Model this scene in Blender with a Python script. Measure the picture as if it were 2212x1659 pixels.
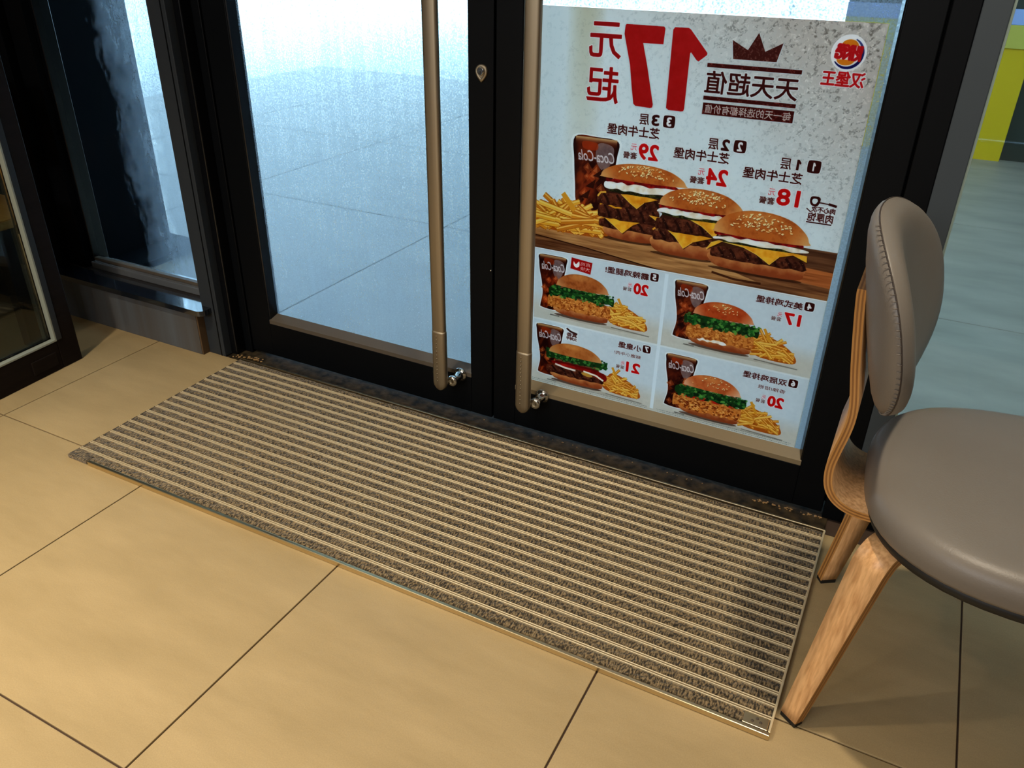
import bpy, bmesh, math, random
import numpy as np
from mathutils import Vector, Matrix, Euler

for _o in list(bpy.data.objects): bpy.data.objects.remove(_o)
SC = bpy.context.scene
C = SC.collection
R = math.radians

# ------------------------------------------------------------------ camera
cam = bpy.data.cameras.new('camera'); cam_o = bpy.data.objects.new('camera', cam); C.objects.link(cam_o)
cam_o.location = (0.5874, -1.6907, 1.1836); cam_o.rotation_euler = (1.0655, -0.0169, 0.4774)
cam.sensor_fit = 'HORIZONTAL'; cam.sensor_width = 36.0; cam.lens = 1736.0 / 2212.0 * 36.0
cam.clip_start = 0.02; cam.clip_end = 200
SC.camera = cam_o

# ------------------------------------------------------------------ view, sky, lamps
SC.view_settings.view_transform = 'Standard'; SC.view_settings.look = 'None'
SC.view_settings.gamma = 1.0; SC.view_settings.use_curve_mapping = False
SC.view_settings.exposure = 0.0
world = bpy.data.worlds.new('sky'); SC.world = world; world.use_nodes = True
_bg = world.node_tree.nodes['Background']; _bg.inputs[0].default_value = (0.47, 0.83, 1.16, 1); _bg.inputs[1].default_value = 8.4

def downlight(x, y, watts, size=0.10, col=(1.0, 0.87, 0.67), z=2.78, beam=120):
    l = bpy.data.lights.new('downlight', 'AREA'); l.shape = 'DISK'; l.size = size; l.energy = watts; l.color = col; l.spread = R(beam)
    o = bpy.data.objects.new('downlight', l); C.objects.link(o); o.location = (x, y, z); return o
downlight(0.72, -0.62, 7.5, beam=85)
downlight(-1.00, -1.75, 23, beam=85)
downlight(-0.45, -2.50, 7, beam=95)
downlight(-1.60, -3.00, 14)
# broad neutral fill light added behind the camera to raise the ambient level
back_fill = bpy.data.lights.new('fill_panel', 'AREA'); back_fill.shape = 'RECTANGLE'; back_fill.size = 3.0; back_fill.size_y = 0.8; back_fill.energy = 72; back_fill.color = (0.97, 0.98, 1.0)
back_fill_o = bpy.data.objects.new('fill_panel', back_fill); C.objects.link(back_fill_o); back_fill_o.location = (-0.6, -4.85, 2.2); back_fill_o.rotation_euler = (R(82), 0, 0)

# ------------------------------------------------------------------ helpers
def nt(name):
    m = bpy.data.materials.new(name); m.use_nodes = True
    t = m.node_tree; b = t.nodes['Principled BSDF']; return m, t, b
def lin(c):
    return tuple(((v / 255) / 12.92 if v / 255 <= .04045 else ((v / 255 + .055) / 1.055) ** 2.4) for v in c) + (1,)
def mat(name, col, rough=.5, metal=0.0, spec=.5, noise=None, bump=None, coat=0.0, col2=None):
    """noise = (scale, contrast[, stretch xyz]); col2 = the second colour of the grain; bump = (scale, strength)"""
    m, t, b = nt(name); N, L = t.nodes, t.links
    b.inputs['Base Color'].default_value = lin(col); b.inputs['Roughness'].default_value = rough
    b.inputs['Metallic'].default_value = metal; b.inputs['Specular IOR Level'].default_value = spec
    b.inputs['Coat Weight'].default_value = coat
    tc = N.new('ShaderNodeTexCoord')
    if noise:
        mp = N.new('ShaderNodeMapping'); L.new(tc.outputs['Object'], mp.inputs[0])
        if len(noise) > 2: mp.inputs['Scale'].default_value = noise[2]
        n = N.new('ShaderNodeTexNoise'); n.inputs['Scale'].default_value = noise[0]; n.inputs['Detail'].default_value = 6; L.new(mp.outputs[0], n.inputs['Vector'])
        r = N.new('ShaderNodeValToRGB'); w = .5 * (1 - noise[1]); r.color_ramp.elements[0].position = max(0, .5 - w * .6); r.color_ramp.elements[1].position = min(1, .5 + w * .6)
        r.color_ramp.elements[0].color = lin(col); r.color_ramp.elements[1].color = lin(col2 or col)
        L.new(n.outputs['Fac'], r.inputs[0]); L.new(r.outputs[0], b.inputs['Base Color'])
    if bump:
        n2 = N.new('ShaderNodeTexNoise'); n2.inputs['Scale'].default_value = bump[0]; n2.inputs['Detail'].default_value = 4; L.new(tc.outputs['Object'], n2.inputs['Vector'])
        bp = N.new('ShaderNodeBump'); bp.inputs['Strength'].default_value = bump[1]; bp.inputs['Distance'].default_value = .002
        L.new(n2.outputs['Fac'], bp.inputs['Height']); L.new(bp.outputs[0], b.inputs['Normal'])
    return m
def add_box(bm, x0, x1, y0, y1, z0, z1, bev=0.0, mi=0):
    vs = [bm.verts.new((x, y, z)) for z in (z0, z1) for y in (y0, y1) for x in (x0, x1)]
    fs = [bm.faces.new([vs[i] for i in q]) for q in ((0, 2, 3, 1), (4, 5, 7, 6), (0, 1, 5, 4), (2, 6, 7, 3), (0, 4, 6, 2), (1, 3, 7, 5))]
    for f in fs: f.material_index = mi
    if bev > 0:
        es = list({e for f in fs for e in f.edges})
        r = bmesh.ops.bevel(bm, geom=es, offset=bev, segments=2, profile=.5, affect='EDGES')
        for f in r['faces']: f.material_index = mi
    return fs
def add_prism(bm, prof, axis, a, b, mi=0):
    """extrude a 2-D outline along an axis from a to b (axis 'x': prof = (y, z); 'y': (x, z); 'z': (x, y))"""
    def p(t, s):
        u, v = t
        return {'x': (s, u, v), 'y': (u, s, v), 'z': (u, v, s)}[axis]
    A = [bm.verts.new(p(t, a)) for t in prof]; B = [bm.verts.new(p(t, b)) for t in prof]
    n = len(prof); fs = [bm.faces.new(A[::-1]), bm.faces.new(B)]
    for i in range(n): fs.append(bm.faces.new((A[i], A[(i + 1) % n], B[(i + 1) % n], B[i])))
    for f in fs: f.material_index = mi
    return fs
def add_lathe(bm, prof, n=24, axis='z', org=(0, 0, 0), mi=0):
    """spin (radius, height) points about an axis"""
    rows = []
    for r, h in prof:
        row = []
        for k in range(n):
            a = 2 * math.pi * k / n; c, s = r * math.cos(a), r * math.sin(a)
            q = {'z': (c, s, h), 'y': (c, h, s), 'x': (h, c, s)}[axis]
            row.append(bm.verts.new((q[0] + org[0], q[1] + org[1], q[2] + org[2])))
        rows.append(row)
    for i in range(len(rows) - 1):
        for k in range(n):
            f = bm.faces.new((rows[i][k], rows[i][(k + 1) % n], rows[i + 1][(k + 1) % n], rows[i + 1][k])); f.smooth = True; f.material_index = mi
    for row in (rows[0][::-1], rows[-1]):
        f = bm.faces.new(row); f.material_index = mi
def obj(name, bm, mats, parent=None, smooth=False, label=None):
    bmesh.ops.recalc_face_normals(bm, faces=bm.faces)
    me = bpy.data.meshes.new(name); bm.to_mesh(me); bm.free()
    for m in (mats if isinstance(mats, (list, tuple)) else [mats]): me.materials.append(m)
    if smooth:
        for p in me.polygons: p.use_smooth = True
    o = bpy.data.objects.new(name, me); C.objects.link(o)
    if parent: o.parent = parent
    if label: o['label'] = label
    return o
def boxo(name, x0, x1, y0, y1, z0, z1, m, parent=None, bev=0.0015, label=None):
    bm = bmesh.new(); add_box(bm, x0, x1, y0, y1, z0, z1, bev); return obj(name, bm, m, parent, label=label)
def empty(name, loc=(0, 0, 0), rz=0.0):
    o = bpy.data.objects.new(name, None); C.objects.link(o); o.location = loc; o.rotation_euler = (0, 0, rz); o.empty_display_size = .05; return o
def tag(o, label=None, cat=None, group=None, kind=None):
    if label: o['label'] = label
    if cat: o['category'] = cat
    if group: o['group'] = group
    if kind: o['kind'] = kind
    return o
def share(src, name, parent, loc=(0, 0, 0), rot=(0, 0, 0)):
    o = src.copy(); o.name = name; o.parent = parent; o.location = loc; o.rotation_euler = rot; C.objects.link(o); return o
# ---------------------------------------------------------------- printed artwork of the poster (drawn in mm, as seen from inside)
PS = 2.0; PU0 = -26.0; PUW = 718.0; PVH = 920.0
_rt = np.random.RandomState(7).rand(256, 256)
def vnoise(u, v, s, seed=0):
    a = u / s + seed * 17.3; b = v / s + seed * 31.7
    i = np.floor(a).astype(int); j = np.floor(b).astype(int)
    fa = a - i; fb = b - j; fa = fa * fa * (3 - 2 * fa); fb = fb * fb * (3 - 2 * fb)
    g = lambda x, y: _rt[x % 256, y % 256]
    return (g(i, j) * (1 - fa) + g(i + 1, j) * fa) * (1 - fb) + (g(i, j + 1) * (1 - fa) + g(i + 1, j + 1) * fa) * fb
def fbm(u, v, s, seed=0):
    return vnoise(u, v, s, seed) * .55 + vnoise(u, v, s / 2.1, seed + 3) * .3 + vnoise(u, v, s / 4.3, seed + 5) * .15
class Art:
    def __init__(s):
        s.w = int(PUW * PS); s.h = int(PVH * PS)
        s.img = np.zeros((s.h, s.w, 3), np.float32)
        s.rnd = random.Random(5)
    def _bbox(s, pts):
        p = np.asarray(pts, float)
        q = np.stack([(p[:, 0] - PU0) * PS, p[:, 1] * PS], 1)
        x0 = max(0, int(math.floor(q[:, 0].min())) - 1); x1 = min(s.w, int(math.ceil(q[:, 0].max())) + 2)
        y0 = max(0, int(math.floor(q[:, 1].min())) - 1); y1 = min(s.h, int(math.ceil(q[:, 1].max())) + 2)
        return q, x0, x1, y0, y1
    def _fill(s, cov, q, x0, y0, SS=3):
        h, w = cov.shape
        ax, ay = q[:, 0] - x0, q[:, 1] - y0
        bx, by = np.roll(ax, -1), np.roll(ay, -1)
        lo = max(0, int(ay.min())); hi = min(h, int(ay.max()) + 1)
        for r in range(lo, hi):
            for k in range(SS):
                y = r + (k + .5) / SS
                m = (ay <= y) != (by <= y)
                if not m.any(): continue
                xs = np.sort(ax[m] + (y - ay[m]) * (bx[m] - ax[m]) / (by[m] - ay[m]))
                for t in range(0, len(xs) - 1, 2):
                    a = min(max(xs[t], 0), w - 1e-3); b = min(max(xs[t + 1], 0), w - 1e-3)
                    if b <= a: continue
                    ia, ib = int(a), int(b)
                    if ia == ib: cov[r, ia] += (b - a) / SS
                    else:
                        cov[r, ia] += (ia + 1 - a) / SS; cov[r, ib] += (b - ib) / SS
                        if ib > ia + 1: cov[r, ia + 1:ib] += 1.0 / SS
    def blend(s, cov, x0, y0, col, a=1.0):
        h, w = cov.shape
        c = np.clip(cov, 0, 1)[..., None] * a
        if callable(col):
            U, V = np.meshgrid(PU0 + (x0 + np.arange(w) + .5) / PS, (y0 + np.arange(h) + .5) / PS)
            col = col(U, V)
            if isinstance(col, tuple):
                col, al = col; c = c * al[..., None]
        else: col = np.array(col, np.float32)
        R = s.img[y0:y0 + h, x0:x0 + w]
        s.img[y0:y0 + h, x0:x0 + w] = R * (1 - c) + col * c
    def poly(s, pts, col, a=1.0):
        q, x0, x1, y0, y1 = s._bbox(pts)
        if x1 <= x0 or y1 <= y0: return
        cov = np.zeros((y1 - y0, x1 - x0), np.float32)
        s._fill(cov, q, x0, y0); s.blend(cov, x0, y0, col, a)
    def curve(s, pts, col, a=1.0, n=6):
        s.poly(catmull(pts, n), col, a)
    def rect(s, u0, v0, u1, v1, col, a=1.0): s.poly([(u0, v0), (u1, v0), (u1, v1), (u0, v1)], col, a)
    def ell(s, u, v, ru, rv, col, ang=0, a=1.0, n=16):
        c, d = math.cos(ang), math.sin(ang)
        s.poly([(u + ru * math.cos(t) * c - rv * math.sin(t) * d, v + ru * math.cos(t) * d + rv * math.sin(t) * c)
                for t in [2 * math.pi * k / n for k in range(n)]], col, a)
    def line(s, pts, wd, col, a=1.0):
        p = [np.array(t, float) for t in pts]; L = []; R = []
        for i, t in enumerate(p):
            d = (p[min(i + 1, len(p) - 1)] - p[max(i - 1, 0)]); d = d / (np.linalg.norm(d) + 1e-9)
            n = np.array([-d[1], d[0]]) * wd / 2
            L.append(t + n); R.append(t - n)
        s.poly(L + R[::-1], col, a)
    def text(s, body, u0, v0, u1, v1, col, bold=0.012, halo=0.0, hcol=(235, 243, 243), shear=0.0, slant=0.0):
        """lettering fitted to a box; the sheet is seen from its back, so the letters run from right to left"""
        if body == '1':
            k = (u1 - u0); u0, u1 = u0 + k * .22, u1 - k * .18
            p = [(u1 - x * (u1 - u0), v1 - y * (v1 - v0)) for x, y in ((.42, 0), (1, 0), (1, 1), (.5, 1), (0, .72), (.1, .55), (.42, .66))]
            if halo: A_ = [(x + (x - (u0 + u1) / 2) * .16, y + (y - (v0 + v1) / 2) * .1) for x, y in p]; s.poly(A_, hcol, .85)
            s.poly(p, col); return
        c = bpy.data.curves.new('lettering', 'FONT'); c.body = body; c.shear = shear; c.resolution_u = 3
        o = bpy.data.objects.new('lettering', c); C.objects.link(o); bpy.context.view_layer.update()
        m = o.evaluated_get(bpy.context.evaluated_depsgraph_get()).to_mesh(); m.calc_loop_triangles()
        co = np.array([v.co[:2] for v in m.vertices]); tri = [tuple(t.vertices) for t in m.loop_triangles]
        o.evaluated_get(bpy.context.evaluated_depsgraph_get()).to_mesh_clear()
        bpy.data.objects.remove(o); bpy.data.curves.remove(c)
        if not len(tri): return
        mn, mx = co.min(0), co.max(0); co = (co - mn) / np.maximum(mx - mn, 1e-6)
        P = np.stack([u1 - co[:, 0] * (u1 - u0), v0 + (1 - co[:, 1]) * (v1 - v0) + slant * co[:, 0]], 1)
        pad = halo + 1
        q, x0, x1, y0, y1 = s._bbox(np.vstack([P, P.min(0) - pad, P.max(0) + pad]))
        cov = np.zeros((y1 - y0, x1 - x0), np.float32)
        for t in tri: s._fill(cov, q[list(t)], x0, y0, 2)
        cov = np.clip(cov, 0, 1)
        if bold > 0:
            r = bold * 36 * PS; src = cov.copy()
            for k in range(12):
                dx, dy = r * math.cos(k * math.pi / 6), r * math.sin(k * math.pi / 6)
                ix, iy = math.floor(dx), math.floor(dy); fx, fy = dx - ix, dy - iy
                sh = lambda a, b: np.roll(np.roll(src, b, 1), a, 0)
                cov = np.maximum(cov, (sh(iy, ix) * (1 - fx) + sh(iy, ix + 1) * fx) * (1 - fy) + (sh(iy + 1, ix) * (1 - fx) + sh(iy + 1, ix + 1) * fx) * fy)
        if halo:
            h = cov.copy(); r = int(round(halo * PS))
            for k in range(12):
                dx, dy = int(round(r * math.cos(k * math.pi / 6))), int(round(r * math.sin(k * math.pi / 6)))
                h = np.maximum(h, np.roll(np.roll(cov, dx, 1), dy, 0))
            s.blend(h, x0, y0, hcol, .85)
        s.blend(cov, x0, y0, col)
def catmull(pts, n=6):
    p = [np.array(t, float) for t in pts]; out = []; N = len(p)
    for i in range(N):
        a, b, c, d = p[i - 1], p[i], p[(i + 1) % N], p[(i + 2) % N]
        for k in range(n):
            t = k / n
            out.append(.5 * (2 * b + (c - a) * t + (2 * a - 5 * b + 4 * c - d) * t * t + (3 * b - a - 3 * c + d) * t ** 3))
    return out
def mixc(a, b, t):
    t = np.clip(t, 0, 1)[..., None]
    return np.array(a, np.float32) * (1 - t) + np.array(b, np.float32) * t
def wavy(u0, u1, vt, vb, amp, n, rnd, taper=6):
    """a ragged horizontal band"""
    top = [(u0 + (u1 - u0) * i / n, vt + rnd.uniform(-amp, amp) + (taper * (abs(2 * i / n - 1) ** 4))) for i in range(n + 1)]
    bot = [(u0 + (u1 - u0) * i / n, vb + rnd.uniform(-amp, amp) - (taper * .4 * (abs(2 * i / n - 1) ** 4))) for i in range(n, -1, -1)]
    return top + bot
def draw_poster():
    A = Art(); rnd = A.rnd
    DK = (84, 26, 26); RED = (196, 40, 46); PAPER = (226, 232, 232)
    # paper: pale plaster print, speckled toward the upper right
    def paper(U, V):
        n = fbm(U, V, 60, 1); k = np.clip(((U - 260) / 420) + .35 - V / 330, 0, 1)
        f = fbm(U * .8 + V * .6, V * .8 - U * .5, 6, 4)
        base = mixc((224, 231, 232), (206, 200, 194), k * .9 + (n - .5) * .2)
        base = base - (np.clip((f - .53) * 4, 0, 1) * (10 + 40 * k) * (vnoise(U, V, 2.2, 9) > .35))[..., None]
        base = base + (np.clip((fbm(U + 90, V, 5, 12) - .58) * 4, 0, 1) * 22 * k)[..., None]
        st = np.clip(1 - ((U - 105) / 45) ** 2, 0, 1) * np.clip(1 - V / 420, 0, 1)
        return base - st[..., None] * np.array([14, 20, 34])
    A.rect(-26, 0, 692, 920, paper)
    # headline
    r1 = lambda U, V: mixc((200, 44, 52), (188, 30, 34), fbm(U, V, 14, 2))
    def big(pts):
        for dx, dy in ((-3, 0), (3, 0), (0, -3), (0, 3), (2, 2), (-2, 2), (2, -2), (-2, -2)):
            A.poly([(x + dx, y + dy) for x, y in pts], (214, 224, 224))
        A.poly(pts, r1)
    big([(194, 27), (274, 27.5), (277, 31), (276, 60.8), (232.5, 61), (246, 105), (266, 180), (265, 186), (260, 187.5), (227, 186), (222.5, 182), (216, 150), (208, 105), (192.3, 52), (190.5, 46), (191.5, 29)])
    big([(297, 27.5), (325.5, 27.3), (330, 30), (368.8, 71), (368.6, 75), (353, 88), (348.5, 86), (335.5, 72), (333.7, 74), (334.5, 182), (333, 187), (328, 188), (301, 187.5), (295.5, 184), (295.3, 175), (293.6, 32)])
    A.text('元', 114, 26.5, 185, 95, (182, 26, 38), .03, 1.5)
    A.text('起', 114, 114, 186, 186, (182, 20, 26), .03, 1.5)
    # crown and slogan
    crn = [(415.9, 44.2), (448.2, 60.5), (464.8, 28.3), (481.7, 61.3), (513.6, 44), (506.1, 78.5), (421.9, 78.5)]
    A.poly([(464 + (u - 464) * 1.05, 58 + (v - 58) * 1.1) for u, v in crn], (214, 220, 220), .8)
    A.poly(crn, lambda U, V: mixc((104, 46, 42), (150, 96, 88), np.clip((fbm(U, V, 3, 6) - .52) * 4, 0, 1)))
    dk = lambda U, V: mixc((98, 26, 24), (150, 70, 66), np.clip((fbm(U, V, 4, 8) - .55) * 4, 0, 1))
    A.rect(370, 88, 558.5, 98.6, (214, 222, 222), .8); A.rect(371.8, 89.4, 557, 97, dk)
    A.text('天天超值', 372.5, 104, 555.5, 146.5, (92, 24, 24), .02, 1.6)
    A.rect(370, 151, 558.5, 161.4, (214, 222, 222), .8); A.rect(372, 152.3, 556.6, 159.8, dk)
    A.rect(371, 164, 558, 190, (214, 222, 222), .8); A.rect(373, 165.6, 556, 188.3, dk)
    A.text('每一天的选择都有价值', 378, 168.5, 551, 185.5, (226, 222, 216), .005)
    # round emblem
    A.ell(634, 53, 31.5, 32, (238, 240, 238), n=40)
    pts = []
    for k in range(25):
        t = math.radians(-70 + 215 * k / 24); pts.append((634 + 27.5 * math.cos(t), 54 + 27.5 * math.sin(t)))
    for k in range(24, -1, -1):
        t = math.radians(-70 + 215 * k / 24); w = 5.4 * math.sin(math.pi * (k + 1.5) / 27) ** .6; pts.append((634 + (27.5 - w) * math.cos(t), 54 + (27.5 - w) * math.sin(t)))
    A.poly(pts, lambda U, V: mixc((104, 120, 166), (28, 32, 118), (V - 25) / 45))
    def halfm(cu, cv, ru, rv, up):
        s = -1 if up else 1
        A.poly([(cu + ru * math.cos(math.pi * k / 14), cv + s * rv * math.sin(math.pi * k / 14)) for k in range(15)], (224, 158, 48))
    for rot in (0,):
        halfm(634, 40.5, 15, 11, True); halfm(631, 65, 16, 10, False)
    A.text('BURGER', 612, 41.5, 657, 52, (204, 34, 50), .05, slant=-3.0)
    A.text('KING', 611, 52.5, 656, 66, (204, 34, 50), .05, slant=-3.5)
    A.text('汉堡王', 595, 86, 672, 112.5, (206, 36, 46), .025, 1.4)
    # three priced lines
    def item(n, u, v, price):
        A.ell(0, 0, 1, 1, PAPER)
        rr = [(u + 293 + a, v + 199 + b) for a, b in ((4, 0), (21, 0), (25, 4), (25, 20), (21, 24.5), (4, 24.5), (0, 20), (0, 4))]
        A.poly([(u + 305.5 + (x - u - 305.5) * 1.14, v + 211 + (y - v - 211) * 1.14) for x, y in rr], (236, 242, 242), .8)
        A.curve(rr, DK, n=3)
        A.text(n, u + 301, v + 203, u + 310, v + 220, (238, 240, 240), .03)
        A.text('层', u + 240, v + 201, u + 261, v + 223, (92, 34, 34), .01, .8)
        A.text(n, u + 268, v + 201, u + 283, v + 222, DK, .035, .8)
        A.text('芝士牛肉堡', u + 168, v + 227.8, u + 287, v + 250, (96, 34, 34), .015, .8)
        A.text(price, u + 245.5, v + 263.5, u + 288.5, v + 296, (212, 26, 32), .04, 1.6)
        A.text('元', u + 225.5, v + 265.5, u + 239.5, v + 279.5, (222, 90, 100), .0, .6)
        A.text('套餐', u + 209.5, v + 284, u + 241, v + 298.5, (110, 62, 60), .01, .6)
    item('3', 0, 0, '29'); item('2', 155.5, 33.7, '24'); item('1', 307.5, 55.8, '18')
    # stamp with spatula
    A.rect(616, 342, 671, 381, (232, 238, 238), .7)
    A.line([(631, 337), (641, 336.5), (668, 338.5)], 2.2, DK); A.line([(655, 337), (671, 340)], 5, DK)
    A.curve([(620, 326), (634, 325.5), (638, 331), (634, 344), (623, 344), (618, 336)], DK, n=4)
    A.curve([(624, 330), (631, 330), (633, 334), (630, 340), (625, 340), (622, 335)], (226, 232, 232), n=4)
    A.text('肉心不次', 624, 345, 670, 356.5, (96, 34, 34), .01); A.text('肉厚饱', 619, 358, 669, 376, (96, 30, 30), .01)
    A.rect(618, 377.5, 668, 380, DK); A.line([(614, 351), (624, 358)], 2, DK)
    # table and board
    def wood(base, dark, seed, sc=1.0):
        def f(U, V):
            g = fbm(U * .12 * sc, V * 1.6 * sc, 9, seed); h = vnoise(U * .05, V * 3, 6, seed + 2)
            return mixc(base, dark, g * 1.5 - .4 + (h - .5) * .3)
        return f
    A.rect(-26, 437, 692, 543, wood((178, 136, 98), (112, 72, 50), 3))
    A.rect(560, 434.5, 692, 474, wood((150, 112, 84), (98, 64, 48), 5))
    A.poly([(560, 474), (692, 479), (692, 514), (560, 506)], wood((206, 146, 96), (160, 100, 60), 7))
    A.poly([(-26, 486), (0, 486), (290, 490), (430, 502), (540, 527), (520, 531), (440, 523), (303, 512), (134, 500), (-26, 500)], (212, 180, 138))
    A.poly([(-26, 484), (180, 484), (300, 486), (430, 500), (540, 527), (480, 541), (300, 541), (134, 521), (0, 509.5), (-26, 509)], wood((214, 178, 132), (166, 122, 82), 9), .9)
    A.line([(-26, 508), (0, 509.5), (134, 520.7), (303, 540), (330, 543)], 2.6, (84, 52, 38))
    A.line([(440, 523), (490, 531), (550, 530)], 5, (92, 50, 34), .8)
    A.rect(-26, 541.5, 692, 545, (232, 238, 240))
    # lower panels
    def pan(U, V):
        d = np.clip(((V - 545) % 187 - 110) / 40, 0, 1)
        return mixc((216, 223, 226), (214, 212, 204), d) + (fbm(U, V, 8, 14)[..., None] - .5) * 8
    A.rect(-26, 544, 692, 920, pan)
    A.rect(335, 548, 343.5, 908, (228, 236, 240), .9); A.rect(-26, 729, 692, 733.5, (228, 234, 236), .8)
    A.rect(-26, 544, 3, 912, (228, 236, 240), .8)
    # cola tumblers
    def tumbler(sh, v0, v1, seed, big=False):
        R = random.Random(seed)
        u0, u1 = min(p[0] for p in sh), max(p[0] for p in sh); cu = (u0 + u1) / 2; H = v1 - v0; W = u1 - u0
        cc = np.array([cu, (v0 + v1) / 2]); 
        out = [(cc[0] + (x - cc[0]) * 1.10, cc[1] + (y - cc[1]) * 1.035) for x, y in sh]
        A.curve(out, (236, 241, 241), .8, n=4)
        def body(U, V):
            n = fbm(U, V, W * .28, seed); t = (V - v0) / H
            c = mixc((70, 24, 20), (160, 74, 40), np.clip(n * 2.4 - .8, 0, 1))
            c = mixc(c, (196, 104, 52), np.clip((fbm(U * 1.3 + V * .5, V * .7, W * .2, seed + 2) - .56) * 5, 0, 1) * np.clip(t * 1.6, 0, 1))
            e = np.abs((U - cu) / (W / 2)) ** 4
            return mixc(c, (58, 20, 20), np.clip(e * .9, 0, 1))
        A.curve(sh, body, n=5)
        rim = lambda U, V: (mixc((214, 190, 150), (150, 90, 60), (V - v0) / (H * .07)), np.clip(1.3 - (V - v0) / (H * .08), 0, 1))
        A.rect(u0 + W * .02, v0, u1 - W * .02, v0 + H * .1, rim)
        A.curve([(cu + W * .06, v0 + H * .07), (u1 - W * .1, v0 + H * .1), (u1 - W * .12, v0 + H * .3), (cu + W * .2, v0 + H * .42), (cu + W * .02, v0 + H * .28)], lambda U, V: mixc((190, 182, 182), (150, 130, 132), fbm(U, V, 9, seed)), .8)
        A.curve([(cu - W * .3, v0 + H * .06), (cu + W * .02, v0 + H * .07), (cu + W * .02, v0 + H * .16), (cu - W * .28, v0 + H * .15)], (196, 92, 44), .7)
        A.text('Coca-Cola', u0 + W * .1, v0 + H * (.17 if big else .12), u1 - W * .06, v0 + H * (.31 if big else .27), (226, 220, 220), .01, shear=.35)
        for k in range(7):
            x = cu + R.uniform(-.3, .3) * W; y = v0 + H * R.uniform(.4, .92); r = W * R.uniform(.08, .16)
            A.poly([(x - r, y), (x, y - r * 1.1), (x + r, y + r * .2), (x + r * .2, y + r * 1.2)], (206, 116, 62), .55)
            A.poly([(x - r * .6, y), (x, y - r * .7), (x + r * .2, y + r * .3)], (236, 176, 120), .5)
        for k in range(3):
            x = cu + R.uniform(-.25, .3) * W; y = v0 + H * R.uniform(.42, .75); r = W * .12
            A.poly([(x - r, y + r), (x + r, y - r * .6), (x + r * .6, y + r * 1.2)], (52, 18, 18), .7)
    def glass_small(du, dv, seed):
        tumbler([(14.5 + du, 558 + dv), (50 + du, 555.5 + dv), (86 + du, 558 + dv), (87 + du, 575 + dv), (83 + du, 602 + dv), (76 + du, 630 + dv), (74 + du, 660 + dv), (80 + du, 690 + dv), (76 + du, 697 + dv), (48 + du, 699 + dv), (24 + du, 696 + dv), (21 + du, 690 + dv), (26 + du, 660 + dv), (23 + du, 630 + dv), (16 + du, 598 + dv), (13.5 + du, 575 + dv)], 557 + dv, 697 + dv, seed)
    tumbler([(92, 265), (145, 261), (195.5, 266), (195.5, 300), (189, 350), (178, 430), (150, 434), (106, 418), (98, 370), (93, 318)], 263, 432, 21, True)
    # chips
    def chips(u0, u1, vt, vb, n, seed, peak=.3):
        R = random.Random(seed); W = u1 - u0; H = vb - vt; sc = W / 96
        A.curve([(u0, vb - H * .18), (u0 + W * .1, vb - H * .55), (u0 + W * peak, vt + H * .22), (u0 + W * .7, vb - H * .6), (u1, vb - H * .3), (u1, vb - 1), (u0 + W * .3, vb)], (200, 128, 52), n=4)
        for k in range(n):
            f = k / n; x = u0 + W * R.uniform(.08, .92); m = max(0, 1 - abs((x - u0) / W - peak) / (.95 - peak * .3))
            y = vb - H * (.1 + R.random() * m * .72); L = sc * R.uniform(15, 25); a = R.choice((-.35, .2, .55, -.75, .05, .9)) + R.uniform(-.25, .25)
            dx, dy = math.cos(a) * L, math.sin(a) * L * .8
            p0, p1 = (min(max(x - dx, u0), u1), min(y - dy, vb - 2)), (min(max(x + dx, u0), u1), min(y + dy, vb - 2)); w = sc * 5.4
            A.line([p0, p1], w + 1.4 * sc, (186, 118, 44), .75)
            A.line([p0, p1], w, R.choice(((232, 190, 92), (222, 170, 74), (238, 204, 116), (214, 156, 64))))
            A.line([(p0[0], p0[1] - w * .2), (p1[0], p1[1] - w * .2)], w * .3, (246, 226, 160), .7)
        A.line([(u0 + W * peak - 4 * sc, vt), (u0 + W * (peak + .12), vt + H * .4)], 6 * sc, (224, 180, 80))
    def patty(u0, u1, v0, v1, seed):
        R = random.Random(seed)
        f = lambda U, V: mixc((150, 92, 68), (84, 42, 34), np.clip(fbm(U, V, 8, seed) * 2 - .5 + (V - (v0 + v1) / 2) / (v1 - v0) * .5, 0, 1))
        A.curve(wavy(u0, u1, v0, v1, 1.6, 14, R, 7), f, n=3)
        k = u0 + 14
        while k < u1 - 12:
            A.line([(k, v0 + 4), (k + 9, (v0 + v1) / 2), (k + 15, v1 - 3)], 5.5, (54, 26, 26), .75); k += R.uniform(24, 32)
        for _ in range(26): A.ell(R.uniform(u0 + 5, u1 - 5), R.uniform(v0 + 4, v1 - 4), R.uniform(1, 3), R.uniform(.7, 1.8), R.choice(((176, 118, 92), (70, 34, 30), (190, 138, 112))), R.uniform(-.6, .6), .6, 8)
    def dome(u0, u1, vt, vb, seed, seeds=60, pale=(226, 186, 134), mid=(208, 140, 76), dark=(186, 112, 58), spr=1.0):
        R = random.Random(seed); W = u1 - u0; H = vb - vt; cu = (u0 + u1) / 2
        def f(U, V):
            x = (U - cu) / (W / 2); t = (V - vt) / H; n = fbm(U, V, 9, seed)
            c = mixc(mid, dark, np.clip((n - .45) * 2.2, 0, 1))
            c = mixc(c, (232, 188, 128), np.clip(.55 - ((x + .1) ** 2) * 2 - (t - .22) ** 2 * 7, 0, 1))
            return mixc(c, pale, np.clip((np.abs(x) - .55) * 2.2 + (t - .75) * .8, 0, 1))
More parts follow.
